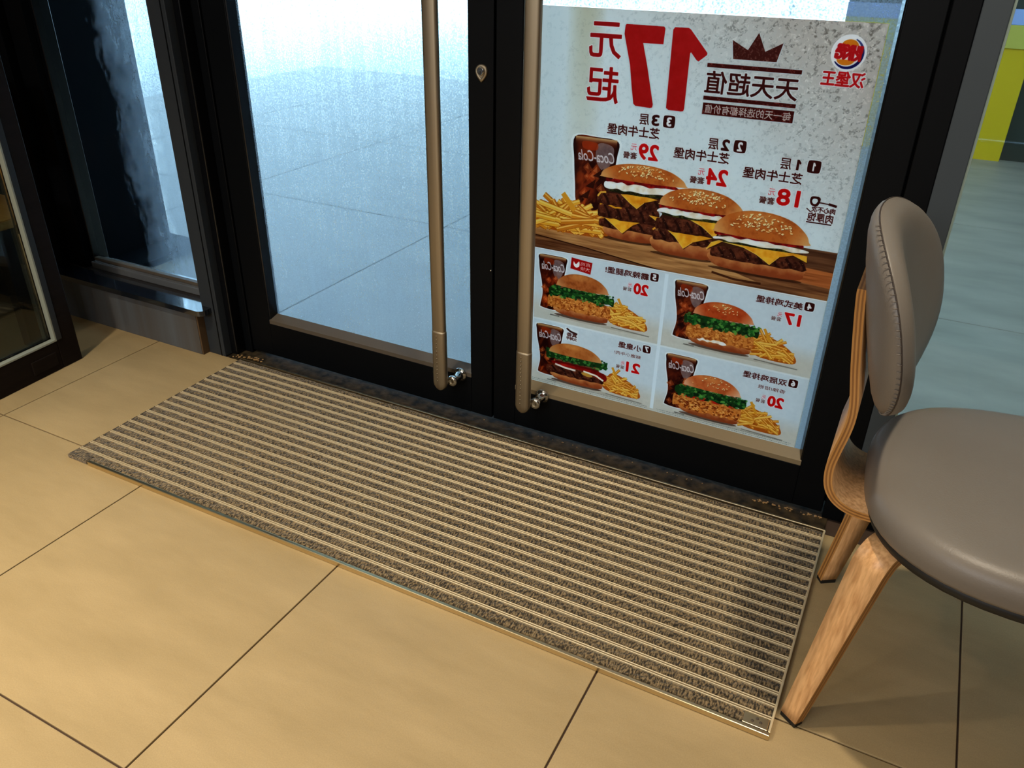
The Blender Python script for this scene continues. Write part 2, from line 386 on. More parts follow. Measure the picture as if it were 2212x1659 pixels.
        A.curve([(u0, vb - H * .12), (u0 + W * .03, vb - H * .42), (u0 + W * .15, vt + H * .24), (u0 + W * .34, vt + H * .02), (u0 + W * .58, vt), (u0 + W * .8, vt + H * .18), (u0 + W * .95, vt + H * .55), (u1, vb - H * .15), (u1 - W * .02, vb), (cu, vb + H * .06), (u0 + W * .03, vb)], f, n=5)
        for k in range(seeds):
            x = R.gauss(0, .38); t = R.uniform(.08, .72)
            if abs(x) > .9 or t < .08 + x * x * .8: continue
            u, v = cu + x * W / 2, vt + H * t; a = R.uniform(-1, 1) + x
            A.ell(u + .6, v + .8, 3.0 * spr, 1.7 * spr, (150, 84, 44), a, .6, 8); A.ell(u, v, 2.8 * spr, 1.5 * spr, R.choice(((246, 224, 178), (250, 236, 202), (236, 204, 150))), a, 1, 8)
    def heel(u0, u1, v0, v1, seed):
        W = u1 - u0
        f = lambda U, V: mixc((232, 192, 138), (176, 106, 66), np.clip((V - v0) / (v1 - v0) * 1.1 + (fbm(U, V, 16, seed) - .5) * .7 - np.clip((U - u0) / W, 0, 1) * -.15, 0, 1))
        A.ell((u0 + u1) / 2, v1 + 2, W * .5, 5, (70, 40, 28), 0, .55, 24)
        A.curve([(u0, v0 + 3), (u0 + W * .2, v0), (u1 - W * .1, v0), (u1, v0 + 3), (u1 + 1, (v0 + v1) / 2), (u1 - W * .06, v1 - 1), (u0 + W * .5, v1 + 2), (u0 + W * .12, v1 - 2), (u0 - 1, (v0 + v1) / 2)], f, n=5)
    def cheese(pts):
        A.poly([(u + 1.5, v + 2.5) for u, v in pts], (80, 40, 24), .45)
        A.poly(pts, lambda U, V: mixc((242, 204, 96), (220, 158, 44), np.clip((fbm(U, V, 14, 3) - .3) * 1.6, 0, 1)))
        A.line(pts[:len(pts) // 2 + 1], 1.6, (250, 226, 140), .8)
    def saucy(u0, u1, v, seed):
        R = random.Random(seed)
        A.curve(wavy(u0, u1, v - 5, v + 5.5, 2.6, 13, R, 3), lambda U, V: mixc((196, 40, 44), (112, 18, 26), np.clip(fbm(U, V, 8, seed) * 2 - .5, 0, 1)), n=3)
    def mayo(u0, u1, v0, v1, seed):
        R = random.Random(seed)
        A.curve(wavy(u0, u1, v0, v1, 2.2, 11, R, 4), lambda U, V: mixc((244, 242, 236), (222, 208, 184), np.clip((fbm(U, V, 15, seed) - .4) * 2, 0, 1)), n=3)
    def pickle(u0, u1, v, seed):
        R = random.Random(seed); p = []; n = int((u1 - u0) / 4)
        for i in range(n): p += [(u0 + 4 * i, v - 2 + R.uniform(-1, 1)), (u0 + 4 * i + 2, v - 4.5)]
        A.poly(p + [(u1, v + 3), ((u0 + u1) / 2, v + 5), (u0, v + 3)], lambda U, V: mixc((52, 56, 34), (120, 116, 60), np.clip((fbm(U, V, 5, seed) - .45) * 3, 0, 1)))
    chips(-22, 176, 398, 490, 95, 31, .5)
    # triple
    A.curve([(184, 356), (325, 356), (306, 380), (290, 460), (190, 460), (182, 400)], (92, 52, 40), n=3)
    heel(177, 300, 457, 484, 1); patty(164, 300, 437, 463, 2); cheese([(164, 428), (166, 432), (196, 452), (223, 470), (246, 448), (272, 434), (230, 428)])
    patty(160, 306, 405, 440, 4); A.line([(163, 410), (172, 405), (200, 413), (216, 411)], 4, (232, 184, 70)); patty(156, 318, 379, 410, 5)
    A.line([(156, 392), (163, 382), (176, 380)], 4, (240, 204, 110)); cheese([(212, 380), (236, 398), (252, 408), (268, 392), (300, 381), (250, 376)])
    pickle(182, 330, 374, 6); mayo(171, 340, 353, 371, 7); saucy(174, 342, 350, 8); dome(161, 358, 309, 346, 9, 95)
    cheese([(283, 418), (300, 428), (307, 446), (316, 432), (326, 420)])
    # double
    A.curve([(322, 396), (440, 396), (424, 470), (318, 470)], (96, 56, 42), n=3)
    heel(293, 436, 464, 499, 11); patty(297, 432, 446, 471, 12); A.line([(294, 449), (305, 440), (318, 440)], 4, (240, 190, 90))
    cheese([(318, 437), (346, 456), (369, 481), (388, 464), (432, 447), (380, 444)]); patty(300, 436, 416, 446, 13)
    cheese([(376, 413), (404, 424), (436, 446), (446, 424), (446, 410)]); pickle(312, 446, 409, 14); mayo(301, 452, 395, 408, 15); saucy(306, 462, 391, 16); dome(304, 490, 344, 390, 17, 110)
    # single
    A.curve([(452, 434), (606, 434), (612, 478), (450, 478)], (104, 64, 46), n=3)
    heel(429, 634, 476, 509, 21); patty(432, 634, 460, 487, 22)
    cheese([(421, 473), (430, 456), (446, 449), (500, 455), (530, 466), (561, 484), (578, 464), (606, 455), (636, 466), (634, 452), (560, 446), (460, 446)])
    pickle(455, 614, 447, 23); mayo(434, 634, 436, 447, 24); saucy(435, 622, 431, 25); dome(432, 632, 373, 430, 26, 130)
    # four set meals
    def lettuce(u0, u1, v0, v1, seed, cols):
        R = random.Random(seed); n = int((u1 - u0) / 1.6)
        A.curve(wavy(u0, u1, v0 + 3, v1 - 3, 3.5, 16, R, 4), (44, 92, 50), n=3)
        for k in range(n):
            u = R.uniform(u0, u1); v = R.uniform(v0, v1); r = R.uniform(2.5, 6)
            pts = [(u + r * R.uniform(.5, 1.2) * math.cos(t), v + r * R.uniform(.4, 1.0) * math.sin(t)) for t in [j * 1.05 for j in range(6)]]
            A.curve(pts, R.choice(cols), .85, n=3)
    G = ((62, 138, 72), (40, 104, 58), (106, 170, 96), (24, 66, 44), (134, 190, 110), (50, 120, 66))
    def crumbs(u0, u1, v0, v1, seed, base, lo, hi):
        R = random.Random(seed)
        A.curve(wavy(u0, u1, v0, v1, 3, 15, R, 6), lambda U, V: mixc(base, lo, np.clip((fbm(U, V, 6, seed) - .42) * 3, 0, 1)), n=3)
        for k in range(int((u1 - u0) * .9)):
            u = R.uniform(u0 + 4, u1 - 4); v = R.uniform(v0 + 1, v1 - 1)
            A.ell(u, v, R.uniform(1.5, 4), R.uniform(1, 2.2), R.choice((hi, base, lo, hi)), R.uniform(-.8, .8), .8, 8)
    def meal(du, dv, num, title, price, kind, sub=None):
        A.ell(180 + du, 714 + dv, 136, 4, (196, 190, 178), 0, .6, 30)
        A.line([(49 + du, 712.5 + dv), (75 + du, 713 + dv)], 2.5, (110, 112, 108), .7); A.line([(215 + du, 712 + dv), (313 + du, 715 + dv)], 2.4, (140, 138, 132), .7)
        glass_small(du, dv, 40 + int(num))
        chips(204 + du, 301 + du, 633 + dv, 705 + dv, 60, 50 + int(num), .28)
        A.curve([(80 + du, 624 + dv), (184 + du, 624 + dv), (192 + du, 660 + dv), (188 + du, 690 + dv), (76 + du, 690 + dv), (70 + du, 650 + dv)], (150, 112, 82), n=3)
        heel(60 + du, 204 + du, 684 + dv, 706 + dv, int(num))
        if kind == 'beef':
            patty(46 + du, 206 + du, 664 + dv, 690 + dv, 61)
            A.curve([(60 + du, 655 + dv), (130 + du, 652 + dv), (206 + du, 658 + dv), (208 + du, 680 + dv), (150 + du, 664 + dv), (80 + du, 664 + dv)], lambda U, V: mixc((204, 50, 40), (130, 18, 22), fbm(U, V, 16, 7) * 1.4 - .2))
            A.line([(70 + du, 662 + dv), (100 + du, 667 + dv), (128 + du, 668 + dv)], 5, (238, 230, 220)); A.line([(150 + du, 664 + dv), (185 + du, 668 + dv), (206 + du, 678 + dv)], 5, (240, 236, 224))
            A.ell(160 + du, 672 + dv, 16, 5, (206, 170, 96), .1)
            lettuce(44 + du, 212 + du, 622 + dv, 650 + dv, 62, G)
            A.rect(70 + du, 650 + dv, 190 + du, 656 + dv, (120, 20, 22), .7)
            dome(52 + du, 196 + du, 596 + dv, 630 + dv, 63, 0, (216, 176, 128), (204, 148, 92), (188, 124, 70))
        else:
            crumbs((42 if kind != 'c2' else 52) + du, 208 + du, 656 + dv, 692 + dv, 70 + int(num), (218, 164, 96), (176, 104, 50), (236, 196, 130))
            if kind == 'c3':
                for q in (0, 1, 2, 3): A.curve([(66 + q * 34 + du, 648 + dv), (92 + q * 30 + du, 646 + dv), (96 + q * 30 + du, 660 + dv), (72 + q * 34 + du, 662 + dv)], (204, 60, 48), n=4)
                crumbs(56 + du, 204 + du, 668 + dv, 694 + dv, 88, (220, 160, 88), (150, 76, 40), (240, 204, 140))
            mayo(80 + du, 150 + du, 688 + dv, 695 + dv, 71) if kind == 'c2' else None
            lettuce(44 + du, 216 + du, 630 + dv, 660 + dv, 72 + int(num), G)
            mayo(100 + du, 190 + du, 620 + dv, 632 + dv, 73 + int(num))
            lettuce(52 + du, 214 + du, 634 + dv, 654 + dv, 92 + int(num), G)
            pal = dict(c1=((222, 176, 132), (198, 136, 82), (170, 104, 58)), c2=((226, 176, 140), (206, 116, 66), (188, 92, 48)), c3=((232, 196, 168), (214, 142, 92), (198, 118, 70)))[kind]
            dome(64 + du, 200 + du, 592 + dv, 630 + dv, 74 + int(num), 0 if kind == 'c1' else 34, pal[0], pal[1], pal[2], .8)
        # lettering
        rr = [(301 + a + du, 552 + b + dv) for a, b in ((3, 0), (16, 0), (19.5, 3), (19.5, 16), (16, 19.5), (3, 19.5), (0, 16), (0, 3))]
        A.poly([(310.7 + du + (x - 310.7 - du) * 1.2, 561.7 + dv + (y - 561.7 - dv) * 1.2) for x, y in rr], (236, 242, 242), .8); A.curve(rr, DK, n=3)
        A.text(num, 307 + du, 555.5 + dv, 314.5 + du, 568 + dv, (238, 240, 240), .03)
        A.text(title, (198 if len(title) < 6 else 189) + (40 if kind == 'beef' else 0) + du, 556.5 + dv, 297 + du, 572.5 + dv, (98, 34, 36), .01, .7)
        if sub: A.text(sub, (236 if kind != 'beef' else 229) + du, 583 + dv, 298 + du, 593 + dv, (118, 58, 58), .0, .5); dp = 22 if kind == 'beef' else 21
        else: dp = 0
        A.text(price, 264 + du, 585.5 + dp + dv, 298 + du, 611 + dp + dv, (214, 24, 30), .04, 1.4)
        A.text('元', 248.5 + du, 587 + dp + dv, 258.5 + du, 597 + dp + dv, (220, 90, 100), .0, .5)
        A.text('套餐', 236 + du, 598.5 + dp + dv, 258.5 + du, 608.5 + dp + dv, (112, 66, 64), .0, .5)
    meal(0, 0, '5', '霸辣鸡腿堡!', '20', 'c1')
    meal(349, 0, '4', '美式鸡排堡', '17', 'c2')
    meal(0, 187.5, '7', '小皇堡', '21', 'beef', '鲜嫩小牛肉!')
    meal(349, 189, '6', '双层鸡排堡', '20', 'c3', '香辣/培根')
    A.poly([(100, 551), (154.5, 556), (151.2, 586), (98, 579.5)], (190, 26, 32))
    A.curve([(106, 560), (112, 566), (120, 558), (121, 570), (113, 575), (106, 569)], (240, 240, 236), n=4)
    A.text('真鸡', 124, 558.5, 150, 568, (240, 236, 232), .0); A.text('大块', 124, 570, 149, 580, (240, 236, 232), .0)
    A.poly([(92, 738), (130, 743), (128, 776), (92, 774)], (234, 238, 238), .6)
    A.line([(97, 741), (108, 748), (127, 752)], 5, (88, 52, 50)); A.text('真香', 98, 752, 126, 762, (110, 64, 60), .01); A.text('火烤牛', 97, 763, 126, 772, (110, 64, 60), .01)
    # the small print: too fine to read, only grey marks
    for row in range(2):
        u = 4.0
        while u < 680:
            w = rnd.uniform(1.5, 5)
            if not (325 < u < 350): A.rect(u, 905 + row * 5, u + w, 907 + row * 5, (150, 152, 148), rnd.uniform(.4, .9))
            u += w + rnd.uniform(.6, 2.5)
    A.rect(-26, 912, 692, 920, (226, 230, 228), .6)
    return np.clip((A.img / 255.0) * 1.06 + .01, 0, 1)
def poster_image():
    a = draw_poster(); h, w, _ = a.shape
    im = bpy.data.images.new('poster_print', w, h); px = np.ones((h, w, 4), np.float32); px[..., :3] = a[::-1]
    im.pixels.foreach_set(px.ravel()); im.update(); im.pack()
    return im
# ------------------------------------------------------------------ materials
def tile_material():
    m, t, b = nt('floor_tile'); N, L = t.nodes, t.links
    tc = N.new('ShaderNodeTexCoord'); oi = N.new('ShaderNodeObjectInfo')
    off = N.new('ShaderNodeVectorMath'); off.operation = 'MULTIPLY_ADD'
    L.new(oi.outputs['Random'], off.inputs[0]); off.inputs[1].default_value = (37, 53, 11); L.new(tc.outputs['Object'], off.inputs[2])
    mp = N.new('ShaderNodeMapping'); mp.inputs['Rotation'].default_value = (0, 0, .5); mp.inputs['Scale'].default_value = (1.2, 4.0, 1); L.new(off.outputs[0], mp.inputs[0])
    n1 = N.new('ShaderNodeTexNoise'); n1.inputs['Scale'].default_value = 2.2; n1.inputs['Detail'].default_value = 8; n1.inputs['Roughness'].default_value = .62; L.new(mp.outputs[0], n1.inputs['Vector'])
    n2 = N.new('ShaderNodeTexNoise'); n2.inputs['Scale'].default_value = 420; n2.inputs['Detail'].default_value = 2; L.new(tc.outputs['Object'], n2.inputs['Vector'])
    r = N.new('ShaderNodeValToRGB'); e = r.color_ramp.elements
    e[0].position = .3; e[0].color = lin((158, 136, 96)); e[1].position = .72; e[1].color = lin((178, 154, 112))
    L.new(n1.outputs['Fac'], r.inputs[0])
    mx = N.new('ShaderNodeMixRGB'); mx.blend_type = 'OVERLAY'; mx.inputs[0].default_value = .16; L.new(r.outputs[0], mx.inputs[1]); L.new(n2.outputs['Fac'], mx.inputs[2])
    L.new(mx.outputs[0], b.inputs['Base Color'])
    b.inputs['Roughness'].default_value = .52; b.inputs['Specular IOR Level'].default_value = .35
    return m
M = {}
M['tile'] = tile_material()
M['grout'] = mat('grout', (66, 48, 34), .9)
M['black'] = mat('black_frame', (5, 7, 10), .5, spec=.12)
M['matte_black'] = mat('matte_black_frame', (8, 9, 11), .8, spec=.06)
M['black_gloss'] = mat('black_gloss_frame', (9, 10, 13), .25, spec=.4)
M['bead'] = mat('glazing_bead', (86, 76, 64), .45)
M['bead_lit'] = mat('glazing_bead_lit', (132, 116, 88), .42)  # paler copy of the bead: light on the right leaf put into the colour
M['brown'] = mat('dark_brown_frame', (28, 21, 17), .7, noise=(9, .4, (1, 1, 8)), col2=(22, 16, 13), spec=.1)
M['postgrey'] = mat('post_grey_brown', (46, 50, 54), .5, spec=.2)
M['grey'] = mat('grey_post_paint', (66, 74, 80), .5, spec=.3)
M['granite'] = mat('black_granite', (22, 18, 13), .7, spec=.08, noise=(38, .45), col2=(66, 55, 38), bump=(60, .6))
M['mortar'] = mat('mortar_crumb', (150, 116, 72), .9, bump=(300, .8))
M['sill'] = mat('sill_stone', (24, 28, 34), .14, spec=1.0, coat=1.0)
M['skirt'] = mat('skirting_tile', (92, 98, 104), .45, noise=(2.4, .2, (7, 1, .35)), col2=(78, 70, 62), spec=.3)
M['skirt_end'] = mat('skirting_end', (84, 62, 36), .8)
M['steel'] = mat('brushed_steel', (172, 158, 134), .48, 1.0, noise=(60, .3, (1, 1, .02)), col2=(152, 138, 116))
M['chrome'] = mat('chrome', (205, 204, 200), .12, 1.0)
M['alu'] = mat('aluminium_rail', (222, 204, 166), .40, .4)
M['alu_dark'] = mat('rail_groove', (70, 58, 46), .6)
M['brass'] = mat('mat_edge', (214, 196, 158), .3, 1.0)
M['lamp_white'] = mat('white_plaster', (214, 208, 198), .9)
M['leather'] = mat('taupe_leatherette', (124, 116, 107), .42, spec=.45, bump=(420, .12), noise=(7, .2), col2=(118, 110, 101))
M['seam'] = mat('seam_thread', (58, 48, 42), .7)
M['rail_sheen'] = mat('rail_painted_sheen', (96, 98, 100), .25, spec=.9, coat=.6)  # pale tone stands in for window light reflected along the lower rail
M['rubber'] = mat('black_rubber', (20, 20, 20), .6)
def wood(name, a, b_, sc=(2, 40, 40), rough=.38):
    m, t, b = nt(name); N, L = t.nodes, t.links
    tc = N.new('ShaderNodeTexCoord'); mp = N.new('ShaderNodeMapping'); mp.inputs['Scale'].default_value = sc; L.new(tc.outputs['Object'], mp.inputs[0])
    n = N.new('ShaderNodeTexNoise'); n.inputs['Scale'].default_value = 3; n.inputs['Detail'].default_value = 8; n.inputs['Distortion'].default_value = .15; L.new(mp.outputs[0], n.inputs['Vector'])
    r = N.new('ShaderNodeValToRGB'); r.color_ramp.elements[0].position = .32; r.color_ramp.elements[0].color = lin(a); r.color_ramp.elements[1].position = .62; r.color_ramp.elements[1].color = lin(b_)
    L.new(n.outputs['Fac'], r.inputs[0]); L.new(r.outputs[0], b.inputs['Base Color']); b.inputs['Roughness'].default_value = rough; return m
M['oak'] = wood('oak_veneer', (206, 150, 96), (242, 190, 132), (55, 55, 1.6))
M['oak_edge'] = wood('oak_ply_edge', (188, 130, 62), (206, 150, 84), (20, 20, 3))
M['oak_edge2'] = wood('oak_ply_dark_layer', (140, 92, 44), (156, 104, 54), (20, 20, 3))
M['oak_table'] = wood('orange_oak', (206, 140, 62), (226, 164, 84), (2, 30, 30))
def carpet():
    m, t, b = nt('mat_carpet'); N, L = t.nodes, t.links
    tc = N.new('ShaderNodeTexCoord'); n = N.new('ShaderNodeTexNoise'); mp = N.new('ShaderNodeMapping'); mp.inputs['Scale'].default_value = (1, .42, 1); L.new(tc.outputs['Object'], mp.inputs[0]); n.inputs['Scale'].default_value = 300; n.inputs['Detail'].default_value = 2; L.new(mp.outputs[0], n.inputs['Vector'])
    r = N.new('ShaderNodeValToRGB'); e = r.color_ramp.elements; e[0].position = .40; e[0].color = lin((26, 21, 15)); e[1].position = .66; e[1].color = lin((146, 124, 90))
    n3 = N.new('ShaderNodeTexNoise'); n3.inputs['Scale'].default_value = 3; n3.inputs['Detail'].default_value = 4; L.new(tc.outputs['Object'], n3.inputs['Vector'])
    L.new(n.outputs['Fac'], r.inputs[0]); mx = N.new('ShaderNodeMixRGB'); mx.blend_type = 'MIX'; mx.inputs[2].default_value = lin((120, 108, 88))
    ml = N.new('ShaderNodeMath'); ml.operation = 'MULTIPLY'; ml.inputs[1].default_value = .22; L.new(n3.outputs['Fac'], ml.inputs[0]); L.new(ml.outputs[0], mx.inputs[0]); L.new(r.outputs[0], mx.inputs[1])
    L.new(mx.outputs[0], b.inputs['Base Color'])
    b.inputs['Roughness'].default_value = .95; b.inputs['Specular IOR Level'].default_value = .1; b.inputs['Sheen Weight'].default_value = .25
    bp = N.new('ShaderNodeBump'); bp.inputs['Strength'].default_value = .9; bp.inputs['Distance'].default_value = .003; L.new(n.outputs['Fac'], bp.inputs['Height']); L.new(bp.outputs[0], b.inputs['Normal'])
    return m
M['carpet'] = carpet()
def glass_clear(name, tint=(1, 1, 1, 1), refl=.9):
    m = bpy.data.materials.new(name); m.use_nodes = True; t = m.node_tree; t.nodes.clear(); N, L = t.nodes, t.links
    tr = N.new('ShaderNodeBsdfTransparent'); tr.inputs[0].default_value = tint
    gl = N.new('ShaderNodeBsdfGlossy'); gl.inputs['Roughness'].default_value = .02
    fr = N.new('ShaderNodeFresnel'); fr.inputs[0].default_value = 1.45
    ml = N.new('ShaderNodeMath'); ml.operation = 'MULTIPLY'; ml.inputs[1].default_value = refl; L.new(fr.outputs[0], ml.inputs[0])
    mx = N.new('ShaderNodeMixShader'); L.new(ml.outputs[0], mx.inputs[0]); L.new(tr.outputs[0], mx.inputs[1]); L.new(gl.outputs[0], mx.inputs[2])
    o = N.new('ShaderNodeOutputMaterial'); L.new(mx.outputs[0], o.inputs[0]); return m
M['glass'] = glass_clear('clear_glass', (.97, .99, .98, 1))
M['glass_back'] = glass_clear('glass_outer_face', (.98, .99, .985, 1), .0)
M['glass_tint'] = glass_clear('tinted_glass', (.62, .66, .64, 1))
def glass_fog(name, amount, mask=None, drips=1.0, refl=.35, mist_cut=None):
    """a pane misted by condensation: water film scatters the daylight, runs and droplets leave clearer streaks"""
    m = bpy.data.materials.new(name); m.use_nodes = True; t = m.node_tree; t.nodes.clear(); N, L = t.nodes, t.links
    def math_(op, a, b=None, clamp=False):
        n = N.new('ShaderNodeMath'); n.operation = op; n.use_clamp = clamp
        for i, v in enumerate((a, b)):
            if v is None: continue
            if isinstance(v, (int, float)): n.inputs[i].default_value = v
            else: L.new(v, n.inputs[i])
        return n.outputs[0]
    tc = N.new('ShaderNodeTexCoord'); sx = N.new('ShaderNodeSeparateXYZ'); L.new(tc.outputs['Object'], sx.inputs[0])
    def noise(sc, detail, stretch=(1, 1, 1), rough=.6):
        mp = N.new('ShaderNodeMapping'); mp.inputs['Scale'].default_value = stretch; L.new(tc.outputs['Object'], mp.inputs[0])
        n = N.new('ShaderNodeTexNoise'); n.inputs['Scale'].default_value = sc; n.inputs['Detail'].default_value = detail; n.inputs['Roughness'].default_value = rough; L.new(mp.outputs[0], n.inputs['Vector']); return n.outputs['Fac']
    runs = noise(70, 4, (1, 1, .07)); drops = noise(260, 0); soft = noise(4, 3, (1, 1, .5))
    up = math_('MULTIPLY', math_('SUBTRACT', sx.outputs['Z'], .25), 1.1, True)
    f = math_('MULTIPLY', math_('SUBTRACT', runs, .5), math_('ADD', .10, math_('MULTIPLY', up, .40 * drips)))
    f = math_('ADD', f, math_('MULTIPLY', math_('SUBTRACT', drops, .5), math_('ADD', .12, math_('MULTIPLY', up, .6 * drips))))
    f = math_('ADD', f, math_('MULTIPLY', math_('SUBTRACT', soft, .5), .12))
    f = math_('ADD', f, amount)
    if mask:
        # misted from one side only, with a ragged, smeared edge
        x0, w, amp = mask
        e = noise(9, 6, (1, 1, .55), .7); fine = noise(45, 4, (1, 1, .5), .7)
        z = math_('MULTIPLY', math_('SUBTRACT', sx.outputs['Z'], .6), .05)
        s = math_('ADD', math_('SUBTRACT', sx.outputs['X'], x0), math_('MULTIPLY', math_('SUBTRACT', e, .5), amp))
        s = math_('ADD', s, math_('MULTIPLY', math_('SUBTRACT', fine, .5), amp * .8))
        s = math_('ADD', s, z)
        s = math_('DIVIDE', s, w, True)
        f = math_('MULTIPLY', f, s)
    if mist_cut:
        # mist thinned behind the poster so that more daylight shines through the paper
        a = [math_('GREATER_THAN', sx.outputs['X'], mist_cut[0]), math_('LESS_THAN', sx.outputs['X'], mist_cut[1]), math_('GREATER_THAN', sx.outputs['Z'], mist_cut[2]), math_('LESS_THAN', sx.outputs['Z'], mist_cut[3])]
        q = math_('MULTIPLY', math_('MULTIPLY', a[0], a[1]), math_('MULTIPLY', a[2], a[3]))
        f = math_('MULTIPLY', f, math_('SUBTRACT', 1.0, math_('MULTIPLY', q, .9)))
    f = math_('MINIMUM', math_('MAXIMUM', f, 0.0), .97)
    tl = N.new('ShaderNodeBsdfTranslucent'); tl.inputs[0].default_value = (.165, .22, .275, 1)
    df = N.new('ShaderNodeBsdfDiffuse'); df.inputs[0].default_value = (.8, .84, .86, 1)
    fog = N.new('ShaderNodeMixShader'); fog.inputs[0].default_value = .12; L.new(tl.outputs[0], fog.inputs[1]); L.new(df.outputs[0], fog.inputs[2])
    tr = N.new('ShaderNodeBsdfTransparent'); tr.inputs[0].default_value = (.97, .99, 1, 1)
    mx = N.new('ShaderNodeMixShader'); L.new(f, mx.inputs[0]); L.new(tr.outputs[0], mx.inputs[1]); L.new(fog.outputs[0], mx.inputs[2])
    gl = N.new('ShaderNodeBsdfGlossy'); gl.inputs['Roughness'].default_value = .15
    fr = N.new('ShaderNodeFresnel'); fr.inputs[0].default_value = 1.33; m2 = math_('MULTIPLY', fr.outputs[0], refl)
    mz = N.new('ShaderNodeMixShader'); L.new(m2, mz.inputs[0]); L.new(mx.outputs[0], mz.inputs[1]); L.new(gl.outputs[0], mz.inputs[2])
    o = N.new('ShaderNodeOutputMaterial'); L.new(mz.outputs[0], o.inputs[0]); return m
M['fog_door'] = glass_fog('misted_door_glass', .56)
M['fog_light'] = glass_fog('part_misted_glass', .66, mist_cut=(-.254, .467, .141, 1.063))
M['fog_side'] = glass_fog('misted_side_glass', .74, (-1.66, .16, .22), .5, .10)
def paper_print():
    m = bpy.data.materials.new('poster_print'); m.use_nodes = True; t = m.node_tree; t.nodes.clear(); N, L = t.nodes, t.links
    im = N.new('ShaderNodeTexImage'); im.image = poster_image(); im.extension = 'EXTEND'
    uv = N.new('ShaderNodeUVMap'); uv.uv_map = 'print'; L.new(uv.outputs[0], im.inputs[0])
    pb = N.new('ShaderNodeBsdfPrincipled'); pb.inputs['Roughness'].default_value = .45; pb.inputs['Specular IOR Level'].default_value = .3; L.new(im.outputs[0], pb.inputs['Base Color'])
    tl = N.new('ShaderNodeBsdfTranslucent'); tn = N.new('ShaderNodeMixRGB'); tn.blend_type = 'MULTIPLY'; tn.inputs[0].default_value = 1.0; tn.inputs[2].default_value = (1.0, .86, .79, 1); L.new(im.outputs[0], tn.inputs[1]); L.new(tn.outputs[0], tl.inputs[0])
    mx = N.new('ShaderNodeMixShader'); mx.inputs[0].default_value = .84; L.new(pb.outputs[0], mx.inputs[1]); L.new(tl.outputs[0], mx.inputs[2])
    o = N.new('ShaderNodeOutputMaterial'); L.new(mx.outputs[0], o.inputs[0]); return m
M['poster'] = paper_print()
M['pave'] = mat('outdoor_paving', (178, 166, 148), .5, noise=(2.2, .3, (1, 2.4, 1)), col2=(146, 136, 120), bump=(30, .1))
M['ground'] = mat('outdoor_ground', (224, 220, 212), .8)
M['yellow'] = mat('yellow_cladding', (232, 190, 2), .4)
M['yellow2'] = mat('pale_yellow_band', (214, 198, 82), .4)
M['bluewhite'] = mat('pale_blue_band', (170, 190, 240), .4)
M['darkgreen'] = mat('dark_green_panel', (48, 52, 38), .5)
M['navy'] = mat('navy_cladding', (4, 9, 14), .8, spec=.05)
M['wall'] = mat('interior_plaster', (104, 92, 76), .9)
M['wall_dark'] = mat('dark_interior_panel', (30, 24, 20), .6)
M['canopy'] = mat('added_canopy_soffit', (206, 206, 204), .9)

# ------------------------------------------------------------------ room shell
floor = boxo('floor', -4.0, 3.5, -5.0, 0.10, -.06, -.004, M['grout'], bev=0); tag(floor, 'beige porcelain tiled floor with dark joints', kind='structure')
XA, YR, TS, GAP = -0.9352, -0.6284, .6, .0018
_tiles = {}
def floor_tile(x0, x1, y0, y1):
    k = (round(x1 - x0, 3), round(y1 - y0, 3)); cx, cy = (x0 + x1) / 2, (y0 + y1) / 2
    if k not in _tiles:
        bm = bmesh.new(); add_box(bm, x0 - cx + GAP, x1 - cx - GAP, y0 - cy + GAP, y1 - cy - GAP, -.010, 0, .0012)
        _tiles[k] = obj('tile', bm, M['tile'], floor); _tiles[k].location = (cx, cy, 0)
    else: share(_tiles[k], 'tile', floor, (cx, cy, 0))
for i in range(-5, 7):
    x0, x1 = XA + TS * i, XA + TS * (i + 1)
    if x1 < -3.9 or x0 > 3.4: continue
    floor_tile(x0, x1, YR, -.0625)
    for j in range(1, 8): floor_tile(x0, x1, YR - TS * j, YR - TS * (j - 1))
ceil_ = boxo('ceiling', -4.0, 3.5, -5.0, .1, 2.82, 2.9, M['lamp_white'], bev=0); tag(ceil_, kind='structure')
for n, a in (('wall_left', (-4.1, -4.0, -5.0, .1, 0, 2.9)), ('wall_right', (3.5, 3.6, -5.0, .1, 0, 2.9)), ('wall_back', (-4.0, 3.5, -5.1, -5.0, 0, 2.9))):
    tag(boxo(n, *a, M['wall'], bev=0), kind='structure')
tag(boxo('wall_front', -4.0, 3.5, -.02, .08, 2.30, 2.82, M['wall_dark'], bev=0), kind='structure')
tag(boxo('wall_corner', -4.0, -2.62, -.05, .08, 0, 2.30, M['wall_dark'], bev=0), kind='structure')

# threshold of black granite between mat and doors
thr = boxo('trim_1', -1.258, .575, -.0615, .12, -.05, .001, M['granite'], bev=.002); tag(thr, 'black granite threshold strip under the double door', kind='structure')
rnd = random.Random(3)
def lump(bm, x, y, z, r, sq=.6):
    v = bmesh.ops.create_icosphere(bm, subdivisions=1, radius=r)['verts']
    for q in v: q.co = Vector((q.co.x * rnd.uniform(.7, 1.4), q.co.y * rnd.uniform(.7, 1.3), q.co.z * sq * rnd.uniform(.7, 1.2))) + Vector((x, y, z))
bm = bmesh.new()
for k in range(26):
    x = rnd.uniform(-1.245, -1.13); lump(bm, x, -.045 + (x + 1.2) * .2 + rnd.uniform(-.012, .012), .003, rnd.uniform(.002, .0055))
for k in range(46):
    x = rnd.uniform(.40, .572); lump(bm, x, -.006 - abs(rnd.gauss(0, .006)), .002, rnd.uniform(.0015, .0032))
for k in range(20): lump(bm, rnd.uniform(-.35, .40), -.004 - abs(rnd.gauss(0, .003)), .0015, rnd.uniform(.001, .002))
o = obj('mortar_crumbs', bm, M['mortar'], thr); o['kind'] = 'stuff'; o['label'] = 'broken tan mortar crumbs along the ends of the threshold'

